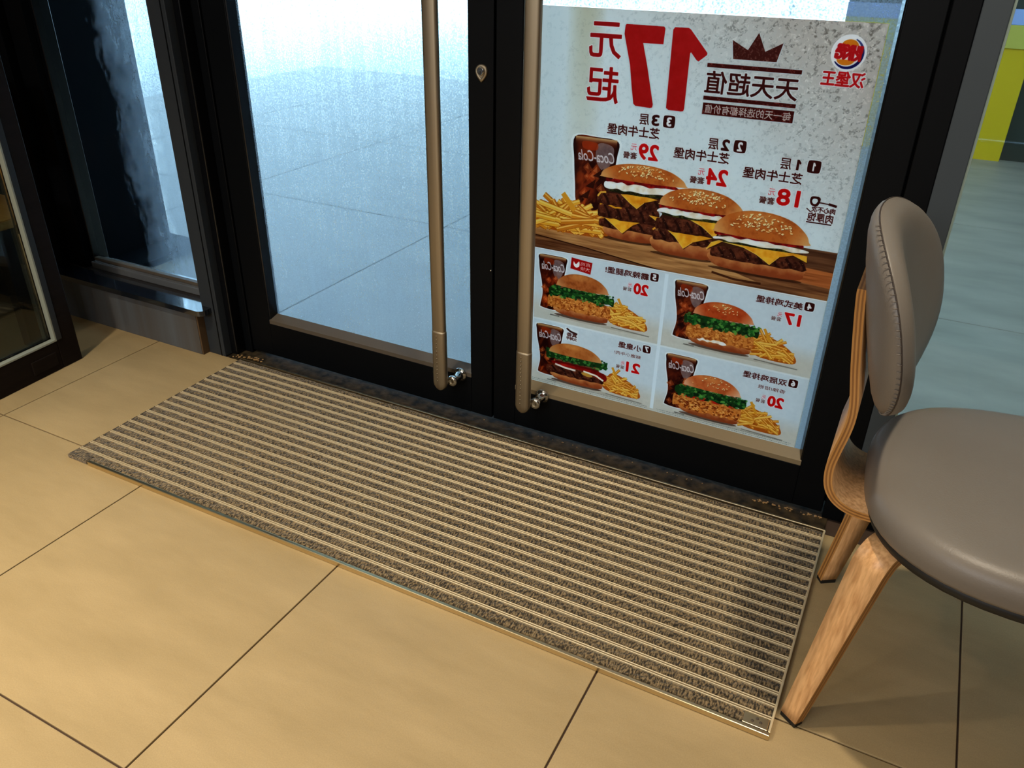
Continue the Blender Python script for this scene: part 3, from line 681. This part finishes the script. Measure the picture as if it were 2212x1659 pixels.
# ------------------------------------------------------------------ door frame, jambs
j = empty('trim_2', (-1.26, 0, 0)); tag(j, 'grey-brown post and black jamb at the left of the double door', kind='structure')
def rel(o, p):
    o.parent = p; o.location = Vector(o.location) - Vector(p.location); return o
rel(boxo('post', -1.330, -1.262, -.066, .06, 0, 2.30, M['postgrey'], bev=.002), j)
rel(boxo('post_groove', -1.2795, -1.2755, -.0668, -.06, 0, 2.30, M['black'], bev=0), j)
rel(boxo('jamb', -1.262, -1.236, -.040, .06, .001, 2.30, M['black_gloss'], bev=.003), j)
rel(boxo('jamb_stop', -1.236, -1.206, -.004, .06, .001, 2.30, M['black'], bev=.002), j)
j2 = empty('trim_3', (.58, 0, 0)); tag(j2, 'black jamb and slate grey post at the right of the double door', kind='structure')
rel(boxo('jamb', .561, .607, -.004, .06, .001, 2.30, M['black'], bev=.002), j2)
rel(boxo('post', .607, .6525, -.004, .06, .001, 2.30, M['grey'], bev=.002), j2)
tag(boxo('trim_4', -1.206, .561, -.004, .06, 2.14, 2.30, M['black'], bev=.002), 'black head of the door frame', kind='structure')

# ------------------------------------------------------------------ the two door leaves
def pane(name, x0, x1, z0, z1, y, m, parent, th=.006):
    bm = bmesh.new(); fs = add_box(bm, x0, x1, y, y + th, z0, z1, 0, 1); fs[2].material_index = 0
    return obj(name, bm, [m, M['glass_back']], parent)
def pull_handle(parent, xc, side):
    y = -.060; w = .0195
    # long flattened bar, rounded at its lower end
    def section(hw, hd): return [(hw * (abs(math.cos(a)) ** .45) * (1 if math.cos(a) >= 0 else -1), hd * (abs(math.sin(a)) ** .8) * (1 if math.sin(a) >= 0 else -1)) for a in [2 * math.pi * k / 20 for k in range(20)]]
    def bar(zs, hw, hd, tip, mt, name, par):
        bm = bmesh.new(); rows = []
        for z, s in zs:
            rows.append([bm.verts.new((xc + px * s, y + py * (.55 + .45 * s), z)) for px, py in section(hw, hd)])
        for a, b in zip(rows, rows[1:]):
            for k in range(20): bm.faces.new((a[k], a[(k + 1) % 20], b[(k + 1) % 20], b[k])).smooth = True
        bm.faces.new(rows[0][::-1]); bm.faces.new(rows[-1]); return obj(name, bm, mt, par)
    h = bar([(.262, 1), (.27, 1), (1.73, 1), (1.74, 1)], w, .0095, False, M['steel'], 'pull_handle', parent)
    tip = [(.098 + .024 * (1 - math.cos(a)), max(.12, math.sin(a))) for a in [R(6 + 84 * k / 8) for k in range(9)]]
    g = bar(tip + [(.123, 1), (.126, 1), (.27, 1), (.276, .97)], w + .0012, .0108, True, M['steel'], 'grip_end', h)
    bm = bmesh.new()
    for k in range(13):
        z = .262 - k * .0112; v = bmesh.ops.create_icosphere(bm, subdivisions=1, radius=.0026)['verts']
        for q in v: q.co = Vector((q.co.x * 1.2, q.co.y * .6, q.co.z)) + Vector((xc - .004, y - .0106, z))
    d = obj('grip_dots', bm, M['steel'], h, True); d['label'] = 'column of raised dots on the lower grip'
    bm = bmesh.new(); xs = xc + .028; zc = .124
    add_lathe(bm, [(.006, -.050), (.0100, -.052), (.0150, -.049), (.0155, -.045), (.0150, -.041), (.012, -.038), (.0115, -.008), (.013, -.006), (.0185, -.005), (.0195, -.002), (.0195, 0)], 28, 'y', (xs, 0, zc))
    add_lathe(bm, [(.0045, xc), (.0045, xs - .008)], 10, 'x', (0, -.048, zc))
    obj('standoff', bm, M['chrome'], h, True)
    return h
def door_leaf(name, x0, x1, g0, g1, label, fog, beadmat):
    d = empty(name, (0, 0, 0)); tag(d, label, kind='structure')
    boxo('stile', x0, g0, 0, .048, .012, 2.13, M['black'], d, .002); boxo('stile', g1, x1, 0, .048, .012, 2.13, M['black'], d, .002)
    boxo('bottom_rail', g0, g1, 0, .048, .012, .122, M['black'], d, .0015); boxo('top_rail', g0, g1, 0, .048, 2.05, 2.13, M['black'], d, .002)
    bm = bmesh.new(); add_prism(bm, [(.0005, .122), (.0005, .134), (.029, .148), (.029, .122)], 'x', g0, g1)
    obj('bottom_bead', bm, beadmat, d, label='sloping brown glazing bead')
    for s, xx in ((1, g0), (-1, g1)):
        bm = bmesh.new(); add_prism(bm, [(xx - s * .001, .002), (xx + s * .003, .004), (xx + s * .010, .029), (xx - s * .001, .029)], 'z', .134, 2.05); obj('side_bead', bm, M['black_gloss'], d)
    pane('glass_pane', g0, g1, .125, 2.06, .030, fog, d)
    return d
D1 = door_leaf('door_1', -1.203, -.329, -1.118, -.394, 'left black-framed leaf of the double door with misted glass', M['fog_door'], M['bead'])
D2 = door_leaf('door_2', -.3235, .557, -.258, .4895, 'right black-framed leaf of the double door carrying the poster', M['fog_light'], M['bead_lit'])
pull_handle(D1, -.4555, 1); pull_handle(D2, -.2040, 1)
# lock cylinder with drop-shaped rose
bm = bmesh.new(); rows = []
for s, yy in ((1, 0), (1, -.004), (.92, -.006), (.62, -.0062), (.58, -.004)):
    row = []
    for k in range(28):
        a = 2 * math.pi * k / 28; r = .0155; x, z = r * math.cos(a), r * math.sin(a)
        if z < 0: z *= 1.0 + .55 * (1 - abs(x) / r) ** 1.5
        row.append(bm.verts.new((-.3585 + x * s, yy, .921 + z * s)))
    rows.append(row)
for a, b in zip(rows, rows[1:]):
    for k in range(28): bm.faces.new((a[k], a[(k + 1) % 28], b[(k + 1) % 28], b[k])).smooth = True
bm.faces.new(rows[-1])
lk = obj('lock_rose', bm, M['steel'], D1)
bm = bmesh.new(); add_lathe(bm, [(.0088, -.003), (.0088, -.0085), (.0075, -.0095)], 20, 'y', (-.3585, 0, .922)); obj('lock_cylinder', bm, M['chrome'], lk)
bm = bmesh.new(); add_box(bm, -.3597, -.3573, -.0100, -.009, .9135, .9225, 0); obj('keyhole', bm, M['rubber'], lk)
bm = bmesh.new(); add_lathe(bm, [(.0022, 0), (.0022, -.0012), (.0012, -.0018)], 10, 'y', (-.3335, 0, .4475)); obj('screw_head', bm, M['chrome'], D1)

# poster behind the glass, print read from outside, so mirrored in here
PX0, PX1, PZ0, PZ1 = -.226 - .026, .466, .1425, 1.062
bm = bmesh.new(); fs = add_box(bm, PX0, PX1, .0286, .0294, PZ0, PZ1, 0)
uvl = bm.loops.layers.uv.new('print')
for f in bm.faces:
    for l in f.loops: l[uvl].uv = ((l.vert.co.x - PX0) / (PX1 - PX0), (l.vert.co.z - PZ0) / (PZ1 - PZ0))
po = obj('poster', bm, M['poster']); tag(po, 'large mirrored burger price poster fixed in the right door glass', 'poster')

# ------------------------------------------------------------------ side window with sill and skirting
# weather stops behind the leaves close the gaps
rel(boxo('door_stop', .540, .575, .0495, .066, .012, 2.14, M['black'], bev=.001), j2); rel(boxo('door_stop', -1.236, -1.19, .0495, .066, .012, 2.14, M['black'], bev=.001), j)
boxo('astragal', -.345, -.308, .0485, .060, .012, 2.13, M['black'], D1, .001)
w1 = empty('window_1', (-1.6, 0, 0)); tag(w1, 'half-misted side window left of the double door', kind='structure')
for n, a, m in (('frame_stile', (-2.62, -2.0, -.05, .06, .163, 2.30), M['matte_black']), ('frame_stile', (-2.0, -1.918, -.020, .06, .163, 2.30), M['matte_black']), ('frame_lip', (-1.918, -1.900, .004, .06, .163, 2.30), M['black_gloss']),
                ('frame_rail', (-1.900, -1.330, -.012, .05, .163, .186, ), M['rail_sheen']), ('frame_rail', (-1.918, -1.330, -.02, .06, 2.2, 2.3), M['black'])):
    rel(boxo(n, *a, m, bev=.002), w1)
rel(boxo('glazing_bead', -1.900, -1.330, .004, .022, .186, .197, M['bead'], bev=.002), w1)
p = pane('glass_pane', -1.905, -1.328, .19, 2.21, .022, M['fog_side'], None); rel(p, w1)
# rounded stone sill
bm = bmesh.new(); pr = [(-2.62, -.03), (-2.62, -.108), (-1.312, -.108)] + [(-1.312 + .022 * math.sin(a), -.086 - .022 * math.cos(a)) for a in [R(15 * k) for k in range(1, 7)]] + [(-1.290, -.066), (-1.330, -.066), (-1.330, -.03)]
add_prism(bm, pr, 'z', .146, .163); sl = obj('window_sill', bm, M['sill']); rel(sl, w1)
rel(boxo('window_apron', -2.62, -1.330, -.055, .06, 0, .1625, M['wall_dark'], bev=0), w1)
bb = empty('baseboard_left', (-1.9, -.07, 0)); tag(bb, 'grey tile skirting below the side window', kind='structure')
rel(boxo('tile', -1.985, -1.338, -.091, -.0555, 0, .1455, M['skirt'], bev=.001), bb); rel(boxo('tile', -2.62, -1.988, -.091, -.0555, 0, .1455, M['skirt'], bev=.001), bb)
rel(boxo('end_strip', -1.3378, -1.3315, -.090, -.0555, 0, .1455, M['skirt_end'], bev=.001), bb)

# right window
w2 = empty('window_2', (1.6, 0, 0)); tag(w2, 'clear window right of the double door behind the chair', kind='structure')
for n, a, m in (('frame_rail', (.6525, 1.70, 0, .06, .001, .07), M['black']), ('frame_rail', (.6525, 1.70, 0, .06, 2.2, 2.3), M['black']), ('frame_stile', (1.64, 1.70, 0, .06, .07, 2.2), M['black'])):
    rel(boxo(n, *a, m, bev=.002), w2)
rel(boxo('glass_gasket', .6525, .6575, .012, .034, .07, 2.2, mat('pale_gasket', (170, 190, 180), .4), bev=.001), w2)
rel(pane('glass_pane', .6575, 1.64, .07, 2.2, .020, M['glass'], None), w2)
tag(boxo('wall_front_right', 1.70, 3.5, -.02, .08, 0, 2.30, M['wall_dark'], bev=0), kind='structure')  # unseen wall added to shorten the window and cut daylight on the chair

# ------------------------------------------------------------------ outside
go = boxo('floor_outside', -16, 9, .12, 22, -.08, -.012, M['ground'], bev=0); tag(go, 'pale ground outside the doors', kind='structure')
_pv = None
for i in range(-5, 3):
    for k in range(4):
        cx, cy = .35 + 1.3 * i + .65 + .9, .12 + .65 + 1.3 * k
        if _pv is None:
            bm = bmesh.new(); add_box(bm, -.648, .648, -.648, .648, -.02, 0, .002); _pv = obj('paving_slab', bm, M['pave'], go); _pv.location = (cx, cy, 0)
        else: share(_pv, 'paving_slab', go, (cx, cy, 0))
wl = tag(boxo('wall_outside_left', -7.0, -2.25, .13, .62, -.01, 3.0, M['navy'], bev=.004), 'dark navy wall outside the side window', kind='structure')
boxo('dark_foot_strip', -7.0, -2.09, .13, .66, .0005, .03, M['navy'], wl, .003)  # dark strip added to hide the bright ground at the wall foot
wy = empty('wall_outside_right', (.6, 4.4, 0)); tag(wy, 'yellow clad wall outside the right window', kind='structure')
rel(boxo('yellow_panel', -.1, .985, 4.32, 4.6, -.01, .66, M['yellow'], bev=.004), wy); rel(boxo('pale_yellow_band', -.1, .985, 4.30, 4.6, .66, .79, M['yellow2'], bev=.004), wy)
rel(boxo('pale_blue_band', -.1, .985, 4.30, 4.6, .79, .875, M['bluewhite'], bev=.004), wy); rel(boxo('dark_band', -.1, .985, 4.32, 4.6, .875, 3.0, M['darkgreen'], bev=.004), wy)
rel(boxo('dark_green_panel', .985, 6.0, 4.38, 4.6, -.01, 3.0, M['darkgreen'], bev=.004), wy)
tag(boxo('wall_outside_blocker', 4.4, 4.6, .12, 4.38, -.01, 3.1, M['darkgreen'], bev=0), 'added unseen dark green wall blocking daylight from the right', kind='structure')  # unseen blocker, put in to keep sky light off the chair back
tag(boxo('ceiling_outside_shade', -6.6, 8, .30, 11.5, 3.1, 3.3, M['canopy'], bev=0), 'added unseen canopy shading the ground near the entrance', kind='structure')  # added out of view: dims the near ground, leaves the far ground bright

# ------------------------------------------------------------------ entrance mat
X0, X1, Y0, Y1 = -1.196, .578, -.6825, -.062
em = empty('entrance_mat', ((X0 + X1) / 2, (Y0 + Y1) / 2, 0)); tag(em, 'long aluminium-railed entrance mat with grey carpet strips before the double door', 'mat')
def inmat(o): return rel(o, em)
inmat(boxo('backing', X0 + .004, X1 - .004, Y0 + .004, Y1 - .004, .0004, .003, M['rubber'], bev=0))
inmat(boxo('edge_frame', X0 + .075, X1, Y0, Y0 + .0085, .0005, .0125, M['brass'], bev=.0015))
inmat(boxo('edge_frame', X0, X1, Y1 - .006, Y1, .0005, .0125, M['brass'], bev=.0015))
inmat(boxo('edge_frame', X1 - .0045, X1, Y0 + .0085, Y1 - .006, .0005, .0125, M['alu'], bev=.0012))
inmat(boxo('edge_frame', X0, X0 + .003, Y0 + .02, Y1 - .006, .0005, .010, M['alu_dark'], bev=.001))
NS = 20; P0 = Y0 + .0085; PITCH = (Y1 - .006 - P0) / NS; RW = .0070
# rails: two ridges with a groove between
prof = [(-RW / 2, .003), (-RW / 2, .0118), (-RW / 2 + .0006, .0124), (-.0022, .0124), (-.0016, .0118), (-.0014, .0085), (.0014, .0085), (.0016, .0118), (.0022, .0124), (RW / 2 - .0006, .0124), (RW / 2, .0118), (RW / 2, .003)]
bm = bmesh.new(); hl = (X1 - .0045 - X0 - .003) / 2
fs = add_prism(bm, prof, 'x', -hl, hl)
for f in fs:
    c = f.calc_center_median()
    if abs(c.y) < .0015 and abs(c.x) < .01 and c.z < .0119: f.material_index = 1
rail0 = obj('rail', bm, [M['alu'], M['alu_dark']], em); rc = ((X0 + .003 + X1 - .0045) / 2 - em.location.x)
strips = []
for v in range(4):
    bm = bmesh.new(); nx, ny = 150, 4; W = PITCH - RW; g = []
    for a in range(nx + 1):
        g.append([bm.verts.new((-hl + 2 * hl * a / nx + (0 if a in (0, nx) else rnd.uniform(-.003, .003)), -W / 2 + W * b / ny, (.0100 if 0 < b < ny else .0085) + rnd.uniform(-.0012, .0012))) for b in range(ny + 1)])
    for a in range(nx):
        for b in range(ny): bm.faces.new((g[a][b], g[a + 1][b], g[a + 1][b + 1], g[a][b + 1]))
    lo = [[bm.verts.new((r.co.x, r.co.y, .0031)) for r in (g[a][0], g[a][-1])] for a in range(nx + 1)]
    for a in range(nx):
        bm.faces.new((lo[a][0], lo[a + 1][0], g[a + 1][0], g[a][0])); bm.faces.new((g[a][-1], g[a + 1][-1], lo[a + 1][1], lo[a][1])); bm.faces.new((lo[a][1], lo[a + 1][1], lo[a + 1][0], lo[a][0]))
    bm.faces.new([lo[0][0]] + g[0] + [lo[0][1]]); bm.faces.new([lo[nx][1]] + g[nx][::-1] + [lo[nx][0]])
    strips.append(obj('carpet_strip', bm, M['carpet'], em))
for s in range(NS):
    yc = P0 + PITCH * (s + .5) - em.location.y
    if s > 0:
        loc = (rc, P0 + PITCH * s - em.location.y, 0)
        if s == 1: rail0.location = loc
        else: share(rail0, 'rail', em, loc)
    if s < 4: strips[s].location = (rc, yc, 0)
    else: share(strips[s % 4], 'carpet_strip', em, (rc, yc, 0), (0, 0, math.pi if (s // 4) % 2 else 0))
inmat(boxo('name_plate', .529, .572, P0 + .001, P0 + PITCH - RW * .5 - .001, .003, .0122, M['brass'], bev=.001, label='small worn metal plate at the front right corner of the mat'))
bm = bmesh.new()
for u, v in ((.545, .35), (.552, .6), (.559, .4)): add_lathe(bm, [(.0028, .0122), (.0024, .0132), (.001, .0134)], 10, 'z', (u, P0 + PITCH * v, 0))
e = obj('embossing', bm, M['alu_dark']); e.parent = bpy.data.objects['name_plate']; 
inmat(boxo('corner_patch', X0, X0 + .070, Y0 + .001, Y0 + .0095 + PITCH * .55, .0005, .0112, M['carpet'], bev=.002))

# ------------------------------------------------------------------ glass screen at the left
gs = empty('glass_screen', (-1.643, -.293, 0), R(4.4)); tag(gs, 'dark brown framed glass screen standing at the far left', 'partition')
def ingl(n, a, m, bev=.002):
    bm = bmesh.new(); add_box(bm, *a, bev); return obj(n, bm, m, gs)
# local axes: x across, -y along the screen toward the room
ingl('stile', (-.045, 0, -.070, 0, .0, 1.60), M['brown'], .003)
ingl('stile', (-.045, 0, -1.52, -1.45, .0, 1.60), M['brown'], .003)
ingl('bottom_rail', (-.045, 0, -1.45, -.070, .0, .092), M['brown'], .003)
ingl('top_rail', (-.045, 0, -1.45, -.070, 1.52, 1.60), M['brown'], .003)
ingl('rail_cover', (-.003, .004, -.17, -.085, .020, .062), M['brown'], .002)
for n, a in (('glazing_strip', (-.016, .002, -.076, -.070, .092, 1.52)), ('glazing_strip', (-.016, .002, -1.45, -.076, .092, .098))):
    ingl(n, a, mat('grey_green_strip', (150, 156, 144), .45), .001)
ingl('side_lining', (-.012, .0025, -.070, -.052, .094, 1.52), M['postgrey'], .001)
bm = bmesh.new(); add_box(bm, -.026, -.020, -1.45, -.076, .098, 1.52, 0); obj('glass_pane', bm, M['glass_tint'], gs)

# wooden chair seen through the screen
wc = empty('wooden_bench', (-2.2, -.45, 0)); tag(wc, 'orange oak bench on dark legs seen through the glass screen', 'bench')
bm = bmesh.new(); add_prism(bm, [(-2.75, -.95), (-1.80, -.95), (-1.79, -.285), (-1.93, -.155), (-2.75, -.14)], 'z', .405, .432)
bmesh.ops.bevel(bm, geom=list(bm.edges), offset=.003, segments=2, affect='EDGES'); s_ = obj('seat', bm, M['oak_table']); rel(s_, wc)
bm = bmesh.new(); add_box(bm, -2.75, -1.89, -.185, -.165, .565, .80, .004); rel(obj('backrest', bm, M['oak_table']), wc)
for x in (-2.70, -2.00): rel(boxo('back_post', x - .02, x + .02, -.164, -.15, .30, .80, M['brown']), wc)
for x in (-2.70, -1.87):
    for y in (-.90, -.30): rel(boxo('leg', x - .02, x + .02, y - .02, y + .02, 0, .405, M['wall_dark']), wc)
rel(boxo('apron', -2.68, -1.92, -.92, -.28, .33, .404, M['wall_dark']), wc)

# ------------------------------------------------------------------ the chair
ch = empty('dining_chair', (.86, -.42, 0)); tag(ch, 'bentwood dining chair with taupe leatherette seat and curved back, right of the mat', 'chair')
ROT = R(4); CX, CY = .86, -.42
def loc2(f, w):  # f forward from the rear of the seat, w to its left
    x, y = f - .235, w
    return (CX + x * math.cos(ROT) - y * math.sin(ROT), CY + x * math.sin(ROT) + y * math.cos(ROT))
def seat_outline(s, n=56):
    out = []
    for k in range(n):
        a = 2 * math.pi * k / n; c, d = math.cos(a), math.sin(a); e = 2 / 2.7
        f = .245 * (abs(c) ** e) * (1 if c > 0 else -1); w = .258 * (abs(d) ** e) * (1 if d > 0 else -1)
        w *= 1 + .06 * f / .24
        out.append(loc2(.234 + f * s, w * s))
    return out
def loft(name, levels, m, parent, close=True):
    bm = bmesh.new(); rows = [[bm.verts.new((x, y, z)) for x, y in seat_outline(s)] for s, z in levels]
    n = len(rows[0])
    for a, b in zip(rows, rows[1:]):
        for k in range(n): bm.faces.new((a[k], a[(k + 1) % n], b[(k + 1) % n], b[k])).smooth = True
    bm.faces.new(rows[0][::-1]); bm.faces.new(rows[-1]).smooth = True
    return rel(obj(name, bm, m), parent)
seat = loft('seat', [(.94, .405), (.985, .407), (.995, .413), (1.0, .424), (.997, .436), (.98, .447), (.95, .4545), (.90, .459), (.8, .4615), (.6, .463), (.3, .4635), (.05, .4635)], M['leather'], ch)
loft('seat_board', [(.90, .386), (.955, .388), (.965, .396), (.965, .4045)], M['rubber'], ch)
# back pad: an oval cushion bent round the sitter
def pad_point(s, t, d, Rr=.37, lean=-.24):
    th = s / Rr; r = Rr - d
    f = Rr - r * math.cos(th); w = r * math.sin(th)
    x, y = .5795 + f + lean * t, w
    c, sn = math.cos(R(-4)), math.sin(R(-4))
    return (.5795 + (x - .5795) * c - y * sn, CY - .005 + (x - .5795) * sn + y * c, .709 + t)
bm = bmesh.new(); rows = []; n = 60; A_, B_ = .198, .149
for sc, d in ((.04, .031), (.35, .031), (.6, .0312), (.74, .031), (.83, .0295), (.90, .026), (.95, .0205), (.98, .013), (.997, .005), (1.0, .0008), (.997, -.0008), (.975, -.007), (.92, -.0125), (.82, -.0165), (.6, -.0195), (.35, -.0208), (.04, -.021)):
    row = []
    for k in range(n):
        a = 2 * math.pi * k / n; e = 2 / 2.35; c, s = math.cos(a), math.sin(a)
        S = A_ * sc * (abs(c) ** e) * (1 if c > 0 else -1); T = B_ * sc * (abs(s) ** e) * (1 if s > 0 else -1)
        if T < 0: S *= 1 - .10 * (abs(T) / B_) ** 2
        row.append(bm.verts.new(pad_point(S, T, d)))
    rows.append(row)
for a, b in zip(rows, rows[1:]):
    for k in range(n): bm.faces.new((a[k], a[(k + 1) % n], b[(k + 1) % n], b[k])).smooth = True
bm.faces.new(rows[0][::-1]).smooth = True; bm.faces.new(rows[-1]).smooth = True
back = rel(obj('backrest', bm, M['leather']), ch)
# stitched seam round the pad
def tube(bm, pts, r, n=6, closed=False):
    P = [Vector(p) for p in pts]; rows = []
    for i, p in enumerate(P):
        a = P[i - 1] if (i > 0 or closed) else p; b = P[(i + 1) % len(P)] if (i < len(P) - 1 or closed) else p
        d = (b - a).normalized(); u = d.orthogonal().normalized() if i == 0 else (rows_u - d * rows_u.dot(d)).normalized(); rows_u = u; v = d.cross(u)
        rows.append([bm.verts.new(p + (u * math.cos(2 * math.pi * k / n) + v * math.sin(2 * math.pi * k / n)) * r) for k in range(n)])
    m = len(rows)
    for i in range(m if closed else m - 1):
        A, B = rows[i], rows[(i + 1) % m]
        for k in range(n): bm.faces.new((A[k], A[(k + 1) % n], B[(k + 1) % n], B[k])).smooth = True
    if not closed: bm.faces.new(rows[0][::-1]); bm.faces.new(rows[-1])
bm = bmesh.new(); pts = []
for k in range(80):
    a = 2 * math.pi * k / 80; e = 2 / 2.35; c, s = math.cos(a), math.sin(a)
    S = A_ * 1.0 * (abs(c) ** e) * (1 if c > 0 else -1); T = B_ * 1.0 * (abs(s) ** e) * (1 if s > 0 else -1)
    if T < 0: S *= 1 - .10 * (abs(T) / B_) ** 2
    pts.append(pad_point(S, T, 0))
tube(bm, pts, .0011, 5, True); sm = obj('seam', bm, M['seam']); sm.parent = back; sm['label'] = 'dark stitched seam'
bm = bmesh.new()
for k in range(44):
    a = math.pi * (.62 + .80 * k / 43); e = 2 / 2.35; c, s = math.cos(a), math.sin(a)
    q = []
    for sc, d in ((1.0, -.0005), (.992, -.0062)):
        S = -A_ * sc * (abs(c) ** e) * (1 if c < 0 else -1); T = B_ * sc * (abs(s) ** e) * (1 if s > 0 else -1)
        if T < 0: S *= 1 - .10 * (abs(T) / B_) ** 2
        q.append(pad_point(S, T, d))
    tube(bm, q, .0009, 4)
st = obj('pucker_stitches', bm, M['leather']); st.parent = back
# laminated plywood spring that carries the back
prof = [(.5400, .752), (.5405, .740), (.5455, .700), (.5560, .630), (.5660, .575), (.5690, .545), (.5665, .515), (.5600, .478), (.5560, .445), (.5600, .412), (.5730, .388), (.594, .373), (.620, .3665), (.66, .366), (.78, .366)]
def smooth_path(p, n=4):
    P = [np.array(t, float) for t in p]; out = []
    for i in range(len(P) - 1):
        a, b, c, d = P[max(i - 1, 0)], P[i], P[i + 1], P[min(i + 2, len(P) - 1)]
        for k in range(n):
            t = k / n; out.append(.5 * (2 * b + (c - a) * t + (2 * a - 5 * b + 4 * c - d) * t * t + (3 * b - a - 3 * c + d) * t ** 3))
    return out + [P[-1]]
def ply_strip(bm, center, normal, half, widthdir, layers, th):
    """sweep a laminated section: layer boundaries along 'normal', two faces and edges striped layer by layer"""
    rows = []
    for c, nn, h, wd in zip(center, normal, half, widthdir):
        row = []
        for side in (-1, 1): row.append([bm.verts.new(c + wd * (h * side) + nn * (th * (l / layers))) for l in range(layers + 1)])
        rows.append(row)
    for a, b in zip(rows, rows[1:]):
        for si in (0, 1):
            for l in range(layers):
                f = bm.faces.new((a[si][l], a[si][l + 1], b[si][l + 1], b[si][l])); f.material_index = 1 + (l % 2)
        for l in (0, layers):
            f = bm.faces.new((a[0][l], a[1][l], b[1][l], b[0][l])); f.material_index = 0; f.smooth = True
    for r in (rows[0], rows[-1]):
        for l in range(layers):
            f = bm.faces.new((r[0][l], r[1][l], r[1][l + 1], r[0][l + 1])); f.material_index = 1 + (l % 2)
pp = smooth_path(prof); bm = bmesh.new(); cen, nor, hw, wd = [], [], [], []
for i, t in enumerate(pp):
    d = pp[min(i + 1, len(pp) - 1)] - pp[max(i - 1, 0)]; d = d / np.linalg.norm(d)
    cen.append(Vector((t[0], CY + .014, t[1]))); nor.append(Vector((-d[1], 0, d[0])) if True else None); hw.append(.094); wd.append(Vector((0, 1, 0)))
ply_strip(bm, cen, nor, hw, wd, 5, .0135)
rel(obj('back_spring', bm, [M['oak'], M['oak_edge'], M['oak_edge2']], label='bent plywood strip with layered edge'), ch)
# legs: bent laminated, splayed to the corners
def chair_leg(mx, my):
    def q(x, y, z): return Vector((x if mx > 0 else 2 * CX - x, y if my > 0 else 2 * CY - y, z))
    P = smooth_path([(.598, -.626, .010), (.615, -.6195, .12), (.633, -.612, .24), (.6475, -.6055, .335), (.652, -.602, .360), (.660, -.590, .378), (.674, -.566, .386), (.72, -.484, .386), (.76, -.416, .386)], 4)
    bm = bmesh.new(); cen, nor, hw, wd = [], [], [], []
    wv = Vector((.83, -.557, 0))
    for i, t in enumerate(P):
        d = Vector(P[min(i + 1, len(P) - 1)] - P[max(i - 1, 0)]).normalized(); nn = wv.cross(d).normalized()
        z = t[2]; k = min(1, z / .36)
        wdir = Vector((wv.x * (1 if mx > 0 else -1), wv.y * (1 if my > 0 else -1), 0)); nn2 = Vector((nn.x * (1 if mx > 0 else -1), nn.y * (1 if my > 0 else -1), nn.z))
        cen.append(q(*t)); nor.append(nn2); hw.append(.0165 + .0115 * k); wd.append(wdir)
    ply_strip(bm, cen, nor, hw, wd, 5, -.0195)
    L_ = rel(obj('leg', bm, [M['oak'], M['oak_edge'], M['oak_edge2']]), ch)
    bm = bmesh.new(); f0 = cen[0] - nor[0] * .010; a = math.atan2(wd[0].y, wd[0].x)
    add_box(bm, -.0165, .0165, -.0098, .0098, 0, .0105, .001)
    g = obj('foot_glide', bm, M['rubber']); g.rotation_euler = (0, 0, a); g.location = Vector((f0.x, f0.y, 0)); g.parent = L_
    return L_
for mx in (1, -1):
    for my in (1, -1): chair_leg(mx, my)
